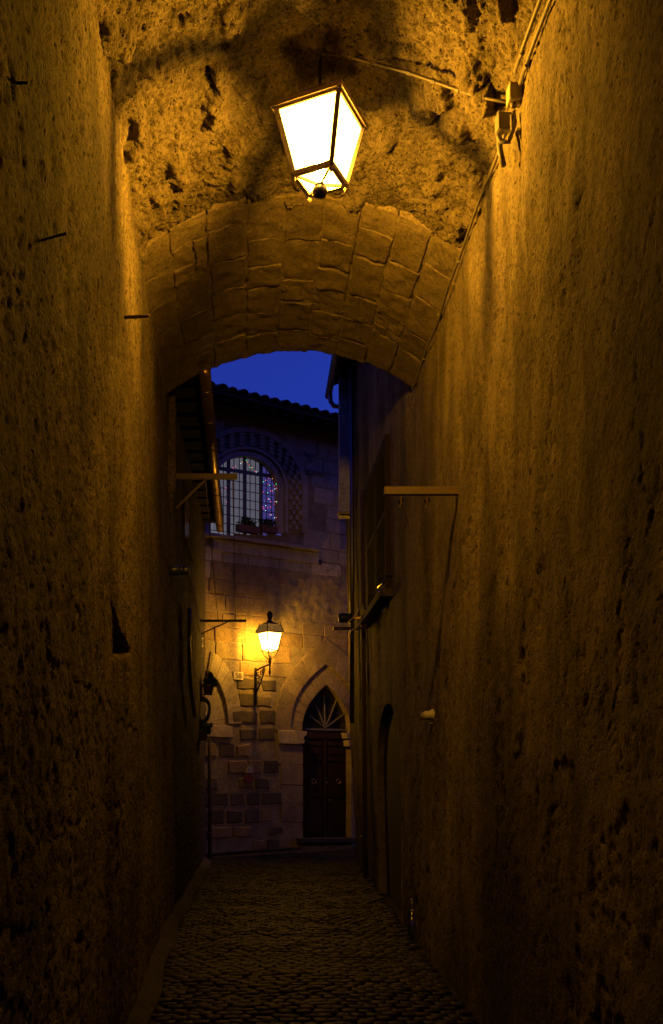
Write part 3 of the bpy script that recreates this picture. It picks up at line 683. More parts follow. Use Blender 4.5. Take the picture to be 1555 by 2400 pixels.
# coursed stones
z = .0; row = 0
while z < 7.6:
    h = rr.uniform(.24, .32)
    if z + h > 7.8: break
    u = -1.25 + rr.uniform(-.2, 0)
    while u < 2.5:
        cx, cy = uzpx(u + .2, z + h / 2)
        rub = cy > 1735 and cx < 655
        pil = 1592 < cy <= 1735 and cx < 655
        w = rr.uniform(.42, .72) if not (rub or pil) else (rr.uniform(.26, .48) if rub else rr.uniform(.36, .58))
        hh = h
        u0, u1 = u, u + w; u += w
        g = .012
        corners = [(a, b) for a in (u0 + g, (u0 + u1) / 2, u1 - g) for b in (z + g, z + h / 2, z + h - g)]
        pc_ = [uzpx(a, b) for a, b in corners]
        if any(in_window(a, b, 6) or in_door(a, b, 3) for a, b in pc_): continue
        if sum(in_surround(a, b) for a, b in pc_) > 2: continue
        if sum(in_outer(a, b) for a, b in pc_) > 3 or sum(in_left_arch(a, b, -2) for a, b in pc_) > 3: continue
        if all(in_door(a, b, 60) for a, b in pc_): continue
        mx, my = uzpx((u0 + u1) / 2, z + h / 2)
        if 1335 < my < 1470 and mx > 640: continue
        if 1745 < my and 655 < mx: continue
        if 1700 < my < 1746 and (mx > 648 or mx < 548): continue
        front, mt, jit, ch = .009, 'wall_tuff', .008, .008
        if my < 1335: front, mt, jit, ch = .006 + rr.uniform(-.002, .003), 'facade_grey', .002, .004
        elif my < 1470: front, mt, jit = .010, 'wall_tuff', .008
        elif my < 1592:
            front = .014 + rr.uniform(-.004, .006)
            mt = rr.choice(['wall_tuff', 'wall_tuff', 'wall_tuff', 'buff'])
        elif pil and 575 < mx < 648: front, mt, jit, ch = .016, 'basalt', .010, .014
        elif my >= 1592:
            front, jit, ch = .018 + rr.uniform(-.006, .010), .014, .018
            mt = 'basalt' if rr.random() < .62 else 'wall_tuff'
        zz0, zz1 = z + g, z + h - g
        if my > 1592 and rr.random() < .4: zz1 -= rr.uniform(0, .04)
        if uzpx(u1, z)[0] < 470 or uzpx(u0, z)[0] > 850: continue
        if my >= 1592:
            if my > 1735 and rr.random() < .14: continue
            q4 = lambda k: rr.uniform(.2, .8) * k
            cc = .05
            poly = [(u0 + g + q4(.03), zz0 + q4(.03)), (u1 - g - q4(.03), zz0 + q4(.03)), (u1 - g - q4(.02), zz0 + cc + q4(.02)), (u1 - g - q4(.02), zz1 - cc), (u1 - g - q4(.06), zz1 - q4(.035)), (u0 + g + q4(.06), zz1 - q4(.035)), (u0 + g + q4(.02), zz1 - cc), (u0 + g + q4(.02), zz0 + cc)]
            uz_stone(poly, front, M[mt], bwall, jit=.012, cham=.022)
        else: uz_stone([(u0 + g, zz0), (u1 - g, zz0), (u1 - g, zz1), (u0 + g, zz1)], front, M[mt], bwall, jit=jit, cham=ch)
    z += h; row += 1
# roof with pantiles
e1u = pxu(860); tz = 7.72
rf = MB()
rf.slab([UZ(-14, tz, .60), UZ(14, tz, .60), UZ(14, tz + .16, -.02), UZ(-14, tz + .16, -.02)], (0, 0, .04))
rf.slab([UZ(-14, tz + .05, .62), UZ(14, tz + .05, .62), UZ(14, tz + 1.0, -3.2), UZ(-14, tz + 1.0, -3.2)], (0, 0, -.04))
broof = rf.build('roof', M['dark_wood'], back)
for k in range(40):
    u = pxu(455) + k * .30
    if u > e1u + .6: break
    MB().slab([UZ(u, tz - .003, .56), UZ(u + .08, tz - .003, .56), UZ(u + .08, tz + .14, .01), UZ(u, tz + .14, .01)], (0, 0, -.06)).build('rafter', M['dark_wood'], broof)
tm = bpy.data.meshes.new('roof_tile'); vs = []; fs = []; nn = 7
for j, (y, s_) in enumerate(((0, 1), (.42, .86))):
    for i in range(nn + 1):
        a = math.pi * i / nn; vs.append((.095 * s_ * math.cos(a), y, .075 * s_ * math.sin(a)))
    for i in range(nn + 1):
        a = math.pi * i / nn; vs.append((.080 * s_ * math.cos(a), y, .060 * s_ * math.sin(a)))
m_ = nn + 1
for i in range(nn):
    fs += [(i, i + 1, 2 * m_ + i + 1, 2 * m_ + i), (m_ + i, 3 * m_ + i, 3 * m_ + i + 1, m_ + i + 1), (i, m_ + i, m_ + i + 1, i + 1)]
tm.from_pydata(vs, [], fs); tm.materials.append(M['tile']); tm.polygons.foreach_set('use_smooth', [True] * len(tm.polygons))
slope = math.atan2(.91, 3.8)
for row in range(2):
    for k in range(22):
        u = pxu(450) + k * .215
        if u > e1u + .9: break
        pt = UZ(u + rr.uniform(-.012, .012), tz + .085 + row * .085, .66 - row * .36 + rr.uniform(-.02, .02))
        mw = Matrix.Translation(pt) @ Matrix((( UH.x, -NH.x, 0, 0), (UH.y, -NH.y, 0, 0), (0, 0, 1, 0), (0, 0, 0, 1))) @ Matrix.Rotation(slope + rr.uniform(-.03, .03), 4, 'X')
        inst('roof_tile', tm, broof, mw)
# window surround: archivolt mouldings, checkered blocks
sur = MB()
def band(r0, r1, front, mb, deep=.12, ybot=1250, a0=-8, n=30):
    pts = []
    for k in range(n + 1):
        a = math.pi * k / n; pts.append(((math.cos(a)), -math.sin(a)))
    out = [(WC[0] + r1, ybot)] + [(WC[0] + r1 * c, WC[1] + r1 * s_) for c, s_ in pts] + [(WC[0] - r1, ybot)]
    inn = [(WC[0] + r0, ybot)] + [(WC[0] + r0 * c, WC[1] + r0 * s_) for c, s_ in pts] + [(WC[0] - r0, ybot)]
    n2 = len(out); O = px_poly(out, front); I_ = px_poly(inn, front); b_ = -NH * deep
    vs = O + I_ + [p + b_ for p in O] + [p + b_ for p in I_]
    fs = []
    for i in range(n2 - 1):
        fs += [(i, i + 1, n2 + i + 1, n2 + i), (i, 2 * n2 + i, 2 * n2 + i + 1, i + 1), (n2 + i, n2 + i + 1, 3 * n2 + i + 1, 3 * n2 + i)]
    mb.add(vs, fs)
surround = None
sm = MB(); band(100, 139, .012, sm)
surround = sm.build('window_surround', M['facade_grey'], back, fixn=False)
for (r0, r1, fo) in ((136, 141, .085), (141.2, 148, .05), (96, 102, .085), (90, 95.8, .03), (79, 89.8, .06)):
    b_ = MB(); band(r0, r1, fo, b_); b_.build('moulding', M['facade_grey'], surround, fixn=False)
rb = MB(); band(79.5, 80.2, .04, rb, deep=.15); rb.build('window_reveal', M['facade_grey'], back, fixn=False)
nb = 0
for lay in range(4):
    r0 = 105 + lay * 7.6; r1 = r0 + 6.4
    stepa = 11.6 / (r0 + 3)
    na = int(math.pi / (2 * stepa)); stepa = math.pi / (2 * na)
    for k in range(2 * na):
        if (k + lay) % 2: continue
        a0 = k * stepa; a1 = a0 + stepa * .96
        if math.degrees(a0) > 118: continue
        pts = [(WC[0] + r * math.cos(a), WC[1] - r * math.sin(a)) for r, a in ((r0, a0), (r1, a0), (r1, a1), (r0, a1))]
        px_stone(pts, .085, M['facade_grey'], surround, 'block', cham=.004, deep=.09)
    for k in range(9):
        y0 = WC[1] + 1 + k * 11.6
        if (k + lay) % 2 == 0 or y0 > 1240: continue
        px_stone([(WC[0] + r0, y0), (WC[0] + r1, y0), (WC[0] + r1, y0 + 11.2), (WC[0] + r0, y0 + 11.2)], .085, M['facade_grey'], surround, 'block', cham=.004, deep=.09)
# sill and apron
px_stone([(470, 1244), (753, 1284), (753, 1292), (470, 1253)], .12, M['facade_grey'], back, 'window_sill', .012, .16)
px_stone([(500, 1262), (748, 1296), (748, 1322), (500, 1290)], .035, M['facade_grey'], back, 'apron', .01, .06)
px_stone([(716, 1308), (755, 1313), (755, 1324), (716, 1319)], .022, M['black'], back, 'vent', .004, .03)
px_stone([(722, 1102), (762, 1107), (762, 1116), (722, 1111)], .03, M['buff'], back, 'wall_block', .004, .03)
px_stone([(712, 1057), (737, 1066), (736, 1082), (728, 1086), (724, 1070)], .018, M['upper_plaster'], back, 'plaster_patch', .003, .02)
# window itself: curtain, frame, bars, panes
WO = -.045
cu = MB().slab([BW(x, y, WO - .05) for x, y in ((480, 1060), (614, 1060), (614, 1260), (480, 1260))], -NH * .01)
win = MB()
def wbar(x0, y0, x1, y1, w, off=WO, mb=None, th=.03):
    a, b = BW(x0, y0, off), BW(x1, y1, off); d = (b - a).normalized(); s_ = d.cross(NH).normalized()
    mb.frame_box((a + b) / 2, (b - a) / 2, s_ * w / 2, NH * th / 2)
def arc_y(x): return WC[1] - math.sqrt(max(0, (WR) ** 2 - (x - WC[0]) ** 2))
for x in (536, 574, 612): wbar(x, arc_y(x) - 6, x, 1258, .062, mb=win)
wbar(490, 1094, 655, 1119, .062, off=WO + .004, mb=win)
wframe = win.build('window', M['blue_frame'], back)
cu.build('curtain', M['curtain'], wframe)
MB().slab([BW(x, y, WO - .05) for x, y in ((614, 1060), (660, 1060), (660, 1260), (614, 1260))], -NH * .01).build('drape', M['curtain_dim'], wframe)
tr = lambda x: 1094 + (x - 490) * 25 / 165
gb_ = MB()
edges = [(500, 536), (536, 574), (574, 612), (612, 650)]
for (a, b) in edges:
    for k in (1, 2):
        x = a + (b - a) * k / 3; wbar(x, arc_y(x) - 5, x, 1256, .012, off=WO - .004, mb=gb_, th=.012)
for k in range(1, 8):
    y = 1098 + k * 20.5; wbar(490, y, 655, y + 24, .012, off=WO - .004, mb=gb_, th=.012)
gb_.build('glazing_bar', M['blue_frame'], wframe)
for (a, b) in edges:
    for k in range(3):
        x0, x1 = a + (b - a) * k / 3, a + (b - a) * (k + 1) / 3
        for j in range(-2, 8):
            y = 1098 + j * 20.5; sl = 24 / 165
            pts = [(x0, y + (x0 - 490) * sl), (x1, y + (x1 - 490) * sl), (x1, y + 20.5 + (x1 - 490) * sl), (x0, y + 20.5 + (x0 - 490) * sl)]
            cy = sum(p[1] for p in pts) / 4
            if cy > 1262 or not in_window((x0 + x1) / 2, cy, 6): continue
            MB().slab(px_poly(pts, WO - .012), -NH * .003).build('pane', M['pane_glass'], wframe)
# left blind arch: two orders
la = MB().build('blind_arch', M['pale'], back) if False else None
def ell(a, b, t): return (470 + a * math.cos(t), 1697 - b * math.sin(t))
arch1 = None
angs = [0, .10, .24, .40, .58, .78, 1.0, 1.25]
for i in range(len(angs) - 1):
    t0, t1 = angs[i] + .004, angs[i + 1] - .004; tm_ = (t0 + t1) / 2
    pts = [ell(66, 128, t0), ell(97, 178, t0), ell(97, 178, tm_), ell(97, 178, t1), ell(66, 128, t1), ell(66, 128, tm_)]
    o = px_stone(pts, .020, M['pale'], arch1 or back, 'blind_arch' if arch1 is None else 'voussoir', .006, .09)
    if arch1 is None: arch1 = o
    pts = [ell(14, 50, t0), ell(66, 128, t0), ell(66, 128, t1), ell(14, 50, t1)]
    px_stone(pts, -.018, M['pale'], arch1, 'inner_voussoir', .005, .06)
aN = [k * 1.3 / 16 for k in range(17)]
px_stone([ell(67, 130, t) for t in aN] + [ell(96, 176, t) for t in aN[::-1]], .016, M['wall_mortar'], arch1, 'mortar', .0, .05)
px_stone([ell(14, 50, t) for t in aN] + [ell(66, 128, t) for t in aN[::-1]], -.022, M['wall_mortar'], arch1, 'mortar', .0, .05)
px_stone([(480, 1699), (546, 1702), (546, 1729), (480, 1726)], .05, M['pale'], back, 'impost', .01, .12)
# pointed doorway: outer order, inner order, imposts, jambs
ss = [0, .16, .32, .48, .63, .78, .90, 1.0]
door_arch = None
for side in (0, 1):
    mir = (lambda x: x) if side == 0 else (lambda x: 765.5 * 2 - x + 1)
    for i in range(len(ss) - 1):
        s0, s1 = ss[i] + .003, ss[i + 1] - (.003 if i < 6 else .0); sm_ = (s0 + s1) / 2
        B0 = [pcurve(683, 766, 1556, 1712, s_, 2.6) for s_ in (s0, sm_, s1)]; A0 = [pcurve(646, 766, 1497, 1712, s_, 2.6) for s_ in (s1, sm_, s0)]
        C0 = [pcurve(709, 766, 1604, 1712, s_, 2.2) for s_ in (s0, sm_, s1)]
        pts = [(mir(x), y) for x, y in B0 + A0]
        o = px_stone(pts, .020, M['buff'], door_arch or back, 'pointed_arch' if door_arch is None else 'voussoir', .004, .09)
        if door_arch is None: door_arch = o
        pts = [(mir(x), y) for x, y in C0 + B0[::-1]]
        px_stone(pts, -.018, M['buff'], door_arch, 'inner_voussoir', .003, .16)
    sN = [k / 16 for k in range(17)]
    px_stone([(mir(x), y) for x, y in [pcurve(683, 766, 1556, 1712, s_, 2.6) for s_ in sN] + [pcurve(647, 766, 1498, 1712, s_, 2.6) for s_ in sN[::-1]]], .017, M['wall_mortar'], door_arch, 'mortar', 0, .05)
for k, (y0, y1) in enumerate(((1747, 1790), (1791, 1838), (1839, 1880), (1881, 1925), (1926, 1985))):
    x = 650 if k % 2 == 0 else 660
    px_stone([(x, y0), (711, y0 + 3), (711, y1 + 2.4), (x, y1)], .012 + .004 * (k % 2), M['buff'], back, 'jamb_stone', .005, .2)
    px_stone([(824, y0), (880, y0 + 3), (880, y1 + 2), (824, y1)], .03, M['buff'], back, 'jamb_stone', .005, .2)
px_stone([(654, 1711), (690, 1712), (690, 1744), (656, 1743)], .05, M['pale'], back, 'impost', .012, .12)
px_stone([(691, 1712), (721, 1714), (720, 1722), (713, 1729), (716, 1737), (712, 1744), (691, 1744)], .053, M['pale'], back, 'impost', .008, .3)
px_stone([(812, 1717), (840, 1719), (840, 1731), (815, 1731)], .05, M['pale'], back, 'impost', .006, .25)
px_stone([(818, 1734), (840, 1735), (840, 1750), (818, 1749)], .04, M['pale'], back, 'impost', .006, .25)
# reveals of the doorway
rvv = MB(); prevp = None
path = [(709.5, 1968), (709.5, 1712)] + [pcurve(709, 766, 1604, 1712, k / 10, 2.2) for k in range(1, 11)]
path += [(1531 - x, y) for x, y in path[::-1][1:]]
for (x, y) in path:
    c = BW(x, y, -.02); cur = (c, c - NH * .22)
    if prevp: rvv.add([prevp[0], cur[0], cur[1], prevp[1]], [(0, 1, 2, 3)])
    prevp = cur
rvv.build('doorway_reveal', M['buff'], back, fixn=False)
DO = -.125
fan = MB().slab(px_poly([pcurve(700, 757, 1596, 1712, k / 10, 2.2) for k in range(11)] + [pcurve(818, 757, 1596, 1712, k / 10, 2.2) for k in range(9, -1, -1)], DO - .03), -NH * .02).build('fanlight', M['glass_dark'], back)
for (x, y) in ((726, 1677), (741, 1651), (760, 1630), (790, 1638), (808, 1672)):
    mb = MB(); wbar(763, 1706, x, y, .022, DO, mb, .02); mb.build('fanlight_bar', M['white_line'], fan)
mb = MB(); wbar(715, 1709, 816, 1711, .035, DO, mb, .03); mb.build('fanlight_rail', M['white_line'], fan)
dr = MB().slab(px_poly([(712, 1713), (820, 1715), (823, 1966), (712, 1968)], DO - .01), -NH * .05).build('door', M['door_wood'], back)
for (x0, x1) in ((716, 761), (767, 812)):
    for (y0, y1) in ((1738, 1748), (1752, 1768), (1773, 1784), (1790, 1868), (1874, 1955)):
        px_stone([(x0 + 5, y0), (x1 - 5, y0 + 1), (x1 - 5, y1 + 1), (x0 + 5, y1)], DO + .012, M['door_wood'], dr, 'door_panel', .010, .022)
px_stone([(714, 1716), (818, 1718), (818, 1732), (714, 1730)], DO + .02, M['door_wood'], dr, 'top_rail', .006, .03)
px_stone([(762, 1734), (766, 1734), (766, 1962), (762, 1962)], DO + .02, M['door_wood'], dr, 'meeting_stile', .003, .03)
for x in (736, 794):
    c = BW(x, 1831, DO + .05)
    MB().tube([c + (UH * math.cos(a) + Vector((0, 0, 1)) * math.sin(a)) * .045 for a in np.linspace(0, 2 * math.pi, 15)], .008, 6, cap=False).build('knocker', M['brass'], dr, smooth=True)
for (x, y) in ((766, 1834), (771, 1875)):
    MB().lathe(BW(x, y, DO + .025), [(.012, 0), (.018, .01), (.012, .02)], 10, NH).build('door_lock', M['brass'], dr, smooth=True)
px_stone([(706, 1966), (838, 1964), (838, 1974), (706, 1977)], .16, M['cement'], back, 'doorstep', .01, .4)
px_stone([(470, 2001), (706, 1985), (706, 1990), (470, 2007)], .05, M['cement'], back, 'base_course', .01, .1)

# ================================================================== LANTERNS
def lantern(root, c, rot, zt, zb_, st_, sb, pane, metal, roofh, bar):
    """square tapered lantern: c = (x, y), glass from zb_ (side sb) to zt (side st_); frame bars, panes, bottom glass, rim, roof"""
    e1 = Vector((math.cos(rot), math.sin(rot), 0)); e2 = Vector((-math.sin(rot), math.cos(rot), 0)); C = Vector((c[0], c[1], 0))
    def cor(s_, z): return [C + e1 * i * s_ / 2 + e2 * j * s_ / 2 + Vector((0, 0, z)) for i, j in ((-1, -1), (1, -1), (1, 1), (-1, 1))]
    T_, B_ = cor(st_, zt), cor(sb, zb_)
    fr = MB()
    for k in range(4):
        fr.tube([B_[k], T_[k]], bar, 4); fr.tube([B_[k], B_[(k + 1) % 4]], bar * .95, 4); fr.tube([T_[k], T_[(k + 1) % 4]], bar * .6, 4)
    frame = fr.build('frame', metal, root)
    mid = C + Vector((0, 0, zb_ - sb * .12))
    for k in range(4):
        a, b, c2, d2 = B_[k], B_[(k + 1) % 4], T_[(k + 1) % 4], T_[k]
        MB().add([a, b, c2, d2], [(0, 1, 2, 3)]).build('pane', pane, root)
        MB().add([a, b, mid], [(0, 1, 2)]).build('bottom_pane', pane, root)
        MB().tube([a + Vector((0, 0, -.004)), mid + Vector((0, 0, -.004))], bar * .42, 4).build('bottom_bar', metal, frame)
        MB().lathe(B_[k] + Vector((0, 0, -bar * 2.6)), [(.002, 0), (bar * .8, bar), (bar * .5, bar * 2)], 8).build('drop', metal, frame, smooth=True)
    return e1, e2, C, cor, mid, frame
LC = (.345, 5.46); LZ0, LZ1 = 4.85, 5.185
hl = thing('hanging_lantern', (LC[0], LC[1], 4.75), 'big glowing square lantern hung under the rubble vault', 'lantern')
rot = R(-26)
e1, e2, C, cor, mid, frm = lantern(hl, LC, rot, LZ1, LZ0, .365, .222, M['pane1'], M['lantern_metal'], .12, .0185)
rim = MB(); a_ = cor(.415, LZ1 + .006); b_ = cor(.42, LZ1 + .028); c_ = cor(.17, LZ1 + .085); d_ = cor(.35, LZ1 + .012)
rim.add(a_ + b_ + d_, [(k, (k + 1) % 4, 4 + (k + 1) % 4, 4 + k) for k in range(4)] + [(k, 8 + k, 8 + (k + 1) % 4, (k + 1) % 4) for k in range(4)])
rim.build('rim', M['lantern_metal'], hl, fixn=False)
MB().add(b_ + c_, [(k, (k + 1) % 4, 4 + (k + 1) % 4, 4 + k) for k in range(4)]).build('roof', M['roof_glass'], hl, fixn=False)
ch_ = MB(); t_ = cor(.20, LZ1 + .066); u_ = cor(.12, LZ1 + .15); ch_.add(t_ + u_, [(k, (k + 1) % 4, 4 + (k + 1) % 4, 4 + k) for k in range(4)] + [(4, 5, 6, 7)]).build('chimney', M['lantern_metal'], hl)
MB().tube([C + Vector((0, 0, LZ1 + .16)), C + Vector((0, 0, HS + .52))], .011, 8).build('hanger', M['iron'], hl, smooth=True)
MB().lathe(mid + Vector((0, 0, -.075)), [(.006, 0), (.030, .008), (.042, .028), (.040, .048), (.026, .060), (.030, .066), (.022, .080)], 14).build('finial', M['iron'], hl, smooth=True)
def bulb(name, loc, L_, parent, r=.022, ln=.12):
    """upright tubular discharge bulb, the light of the lantern"""
    c = Vector(loc)
    return MB().lathe(c + Vector((0, 0, -ln / 2)), [(r * .6, -.006), (r, .006), (r, ln), (r * .6, ln + .012)], 14).build(name, glow_mat(name + ' light', LAMP, L_), parent, smooth=True)
bulb('lamp_bulb', (LC[0], LC[1], 4.915), BULB1, hl, .024, .15)

u_l = pxu(598); wf = UZ(u_l, 3.3, 0.0)
WCc = UZ(u_l, 0, .47); wlz = 3.40   # lantern foot height
wln = thing('wall_lantern', tuple(UZ(u_l, 2.6, 0.02)), 'lit lantern on a scrolled iron bracket beside the house number', 'lantern')
zt, zb2 = EYE + (PY - 1484) / F * WCc.y, EYE + (PY - 1524) / F * WCc.y
e1, e2, C2, cor2, mid2, frm2 = lantern(wln, (WCc.x, WCc.y), TH, zt, zb2, .30, .195, M['pane2'], M['iron'], .1, .011)
rim = MB(); a_ = cor2(.345, zt + .006); b_ = cor2(.35, zt + .018); c_ = cor2(.265, zt + .145); f_ = cor2(.10, zt + .19)
rim.add(a_ + b_, [(k, (k + 1) % 4, 4 + (k + 1) % 4, 4 + k) for k in range(4)])
rim.build('rim', M['lantern_metal'], wln, fixn=False)
MB().add(b_ + c_, [(k, (k + 1) % 4, 4 + (k + 1) % 4, 4 + k) for k in range(4)]).build('roof', M['roof_glass_clear'], wln)
MB().add(c_ + f_, [(k, (k + 1) % 4, 4 + (k + 1) % 4, 4 + k) for k in range(4)] + [(4, 5, 6, 7)]).build('cap', M['iron'], wln)
for k in range(4):
    MB().tube([b_[k], c_[k]], .011, 4).build('hip_bar', M['iron'], frm2); MB().tube([c_[k], c_[k] + Vector((0, 0, .045))], [.010, .003], 5).build('spike', M['iron'], frm2)
MB().lathe(C2 + Vector((0, 0, zt + .185)), [(.06, 0), (.045, .03), (.034, .05), (.036, .075), (.050, .10), (.055, .13), (.045, .165), (.02, .185), (.006, .20)], 14).build('finial', M['iron'], wln, smooth=True)
zf = EYE + (PY - 1549) / F * WCc.y
for k in range(4):
    p = cor2(.19, zb2)[k]; q_ = C2 + Vector((0, 0, zf + .02))
    o = (p - C2); o.z = 0
    MB().tube([p, C2 + o * .80 + Vector((0, 0, zb2 - .05)), C2 + o * .75 + Vector((0, 0, zb2 - .09)), C2 + o * .45 + Vector((0, 0, zf + .06)), q_ + o * .05], .009, 6).build('cradle_arm', M['iron'], wln, smooth=True)
MB().lathe(C2 + Vector((0, 0, zf - .26)), [(.002, 0), (.018, .05), (.028, .075), (.014, .09), (.018, .20), (.030, .24), (.030, .27), (.02, .30), (.022, .36)], 12).build('stem', M['iron'], wln, smooth=True)
wp = UZ(u_l, 0, .02); zA = EYE + (PY - 1570) / F * 17.4; zB = EYE + (PY - 1650) / F * 17.4
arm0 = Vector((wp.x, wp.y, zA - .02)); arm1 = C2 + Vector((0, 0, zf - .06))
MB().tube([arm0, arm0.lerp(arm1, .5) + Vector((0, 0, .01)), arm1], .016, 6).build('arm', M['iron'], wln)
MB().frame_box(Vector((wp.x, wp.y, (zA + zB) / 2)), UH * .022, NH * .012, Vector((0, 0, (zA - zB) / 2 + .03))).build('wall_bar', M['iron'], wln)
sc = MB()
def scroll(cu_, cz, r, turns, a0, sgn=1):
    pts = []
    for k in range(int(turns * 14) + 1):
        a = a0 + sgn * 2 * math.pi * k / 14; q_ = r * (1 - .75 * k / (turns * 14))
        pts.append(Vector((wp.x, wp.y, 0)) + NH * (cu_ + q_ * math.cos(a)) + Vector((0, 0, cz + q_ * math.sin(a))))
    sc.tube(pts, .0085, 5)
for (a, b, r, t_, s_) in ((.075, zA - .12, .065, 1.4, 1), (.19, zA - .06, .055, 1.4, -1), (.075, zA - .25, .055, 1.3, -1), (.28, zA - .02, .045, 1.3, 1), (.06, zA - .36, .04, 1.3, 1), (.15, zA - .17, .045, 1.2, 1)): scroll(a, b, r, t_, 1.2, s_)
ctl = [Vector((wp.x, wp.y, 0)) + NH * n_ + Vector((0, 0, z_)) for n_, z_ in ((.02, zA - .42), (.10, zA - .33), (.17, zA - .24), (.24, zA - .12), (.31, zA - .02))]
sc.tube(ctl, .012, 5)
sc.build('scrollwork', M['iron'], wln, smooth=True)
bulb('lamp_bulb', C2 + Vector((0, 0, (zt + zb2) / 2 - .06)), BULB2, wln)

# ================================================================== THINGS ON THE FACADE
np_ = thing('number_plate', tuple(BW(560, 1592, .02)), 'small pale house number tile reading 58 on the lit stone wall', 'number plate')
px_stone([(548.5, 1574), (571, 1575.5), (571, 1594), (548.5, 1592.5)], .036, M['plate'], np_, 'tile', .003, .03)
cu_ = bpy.data.curves.new('digits', 'FONT'); cu_.body = '58'; cu_.size = .135; cu_.align_x = 'CENTER'; cu_.align_y = 'CENTER'; cu_.extrude = .002
to = bpy.data.objects.new('digits_text', cu_); COL.objects.link(to)
dg = bpy.context.evaluated_depsgraph_get(); me = bpy.data.meshes.new_from_object(to.evaluated_get(dg)); bpy.data.objects.remove(to)
me.materials.clear(); me.materials.append(M['ink']); me.name = 'digits'
c = BW(559.8, 1584, .039)
inst('digits', me, np_, Matrix.Translation(c) @ Matrix(((UH.x, 0, NH.x, 0), (UH.y, 0, NH.y, 0), (0, 1, 0, 0), (0, 0, 0, 1))))
rs_ = thing('wall_sign', tuple(BW(585, 1836, .02)), 'white notice above a round red sign on the dark lower stonework', 'sign')
px_stone([(577, 1811), (579, 1803), (582, 1797), (587, 1795), (592, 1797), (594, 1804), (594, 1812)], .05, M['paper'], rs_, 'notice', .004, .03)
pts = [(585 + 10.5 * math.cos(a), 1825 + 11 * math.sin(a)) for a in np.linspace(0, 2 * math.pi, 17)[:-1]]
px_stone(pts, .048, M['red_sign'], rs_, 'red_disc', .004, .03)
px_stone([(581, 1802), (584, 1802), (584, 1805), (581, 1805)], .053, M['ink'], rs_, 'mark', .001, .01)

# fairy lights on the window
fl = thing('fairy_lights', tuple(BW(600, 1110, WO + .06)), 'string of tiny coloured lights draped in the arched window', 'fairy lights')
z5 = [(915, 991, 'red'), (975, 995, 'amber'), (862, 1021, 'amber'), (828, 1047, 'green'), (1036, 1085, 'green'), (909, 1090, 'red'), (928, 1105, 'green'), (1008, 1113, 'pink'), (1037, 1153, 'pink'), (1014, 1166, 'cool'), (944, 1196, 'pink'), (974, 1195, 'amber'), (825, 1216, 'red'), (895, 1224, 'green'), (903, 1325, 'red'), (919, 1331, 'cool'), (946, 1370, 'pink'), (1016, 1368, 'amber'), (1040, 1376, 'cool'), (1003, 1414, 'red'), (864, 1437, 'cool'), (820, 1458, 'pink'), (833, 1486, 'pink'), (897, 1470, 'pink'), (946, 1462, 'red'), (861, 1519, 'cool'), (932, 1586, 'red'), (953, 1591, 'cool'), (1010, 1635, 'cool'), (1040, 1630, 'red'), (950, 1684, 'red'),
      (543, 695, 'green'), (475, 723, 'amber'), (560, 722, 'amber'), (455, 745, 'cool'), (594, 770, 'red'), (370, 792, 'pink'), (331, 818, 'pink'), (605, 810, 'green'), (638, 815, 'amber'), (693, 870, 'pink'), (710, 885, 'cool'), (209, 1148, 'pink'), (219, 1373, 'pink')]
sph = {}
for nm in ('red', 'amber', 'green', 'cool', 'pink'):
    bm = bmesh.new(); bmesh.ops.create_icosphere(bm, subdivisions=1, radius=.0065); me = bpy.data.meshes.new('bulb'); bm.to_mesh(me); bm.free(); me.materials.append(M['bulb_' + nm]); sph[nm] = me
def zp(x, y): return 500 + x / 7.009, 980 + y / 7.009
for (x, y, nm) in z5:
    a, b = zp(x, y); inst('bulb', sph[nm], fl, Matrix.Translation(BW(a, b, WO + .06)))
wires = MB()
def wire(lst): wires.tube([BW(*zp(x, y), WO + .05) for x, y in lst], .0025, 4)
wire([(331, 818), (370, 792), (455, 745), (475, 723), (543, 695), (560, 722), (594, 770), (638, 815), (693, 870), (710, 885)])
wire([(828, 1047), (862, 1021), (915, 991), (975, 995), (1036, 1085), (1008, 1113), (928, 1105), (909, 1090)])
wire([(1037, 1153), (1014, 1166), (974, 1195), (944, 1196), (895, 1224), (825, 1216)])
wire([(903, 1325), (919, 1331), (946, 1370), (1016, 1368), (1040, 1376), (1003, 1414), (946, 1462), (897, 1470), (833, 1486), (820, 1458), (864, 1437)])
wire([(861, 1519), (932, 1586), (953, 1591), (1010, 1635), (1040, 1630)])
wires.build('wire', M['black'], fl)
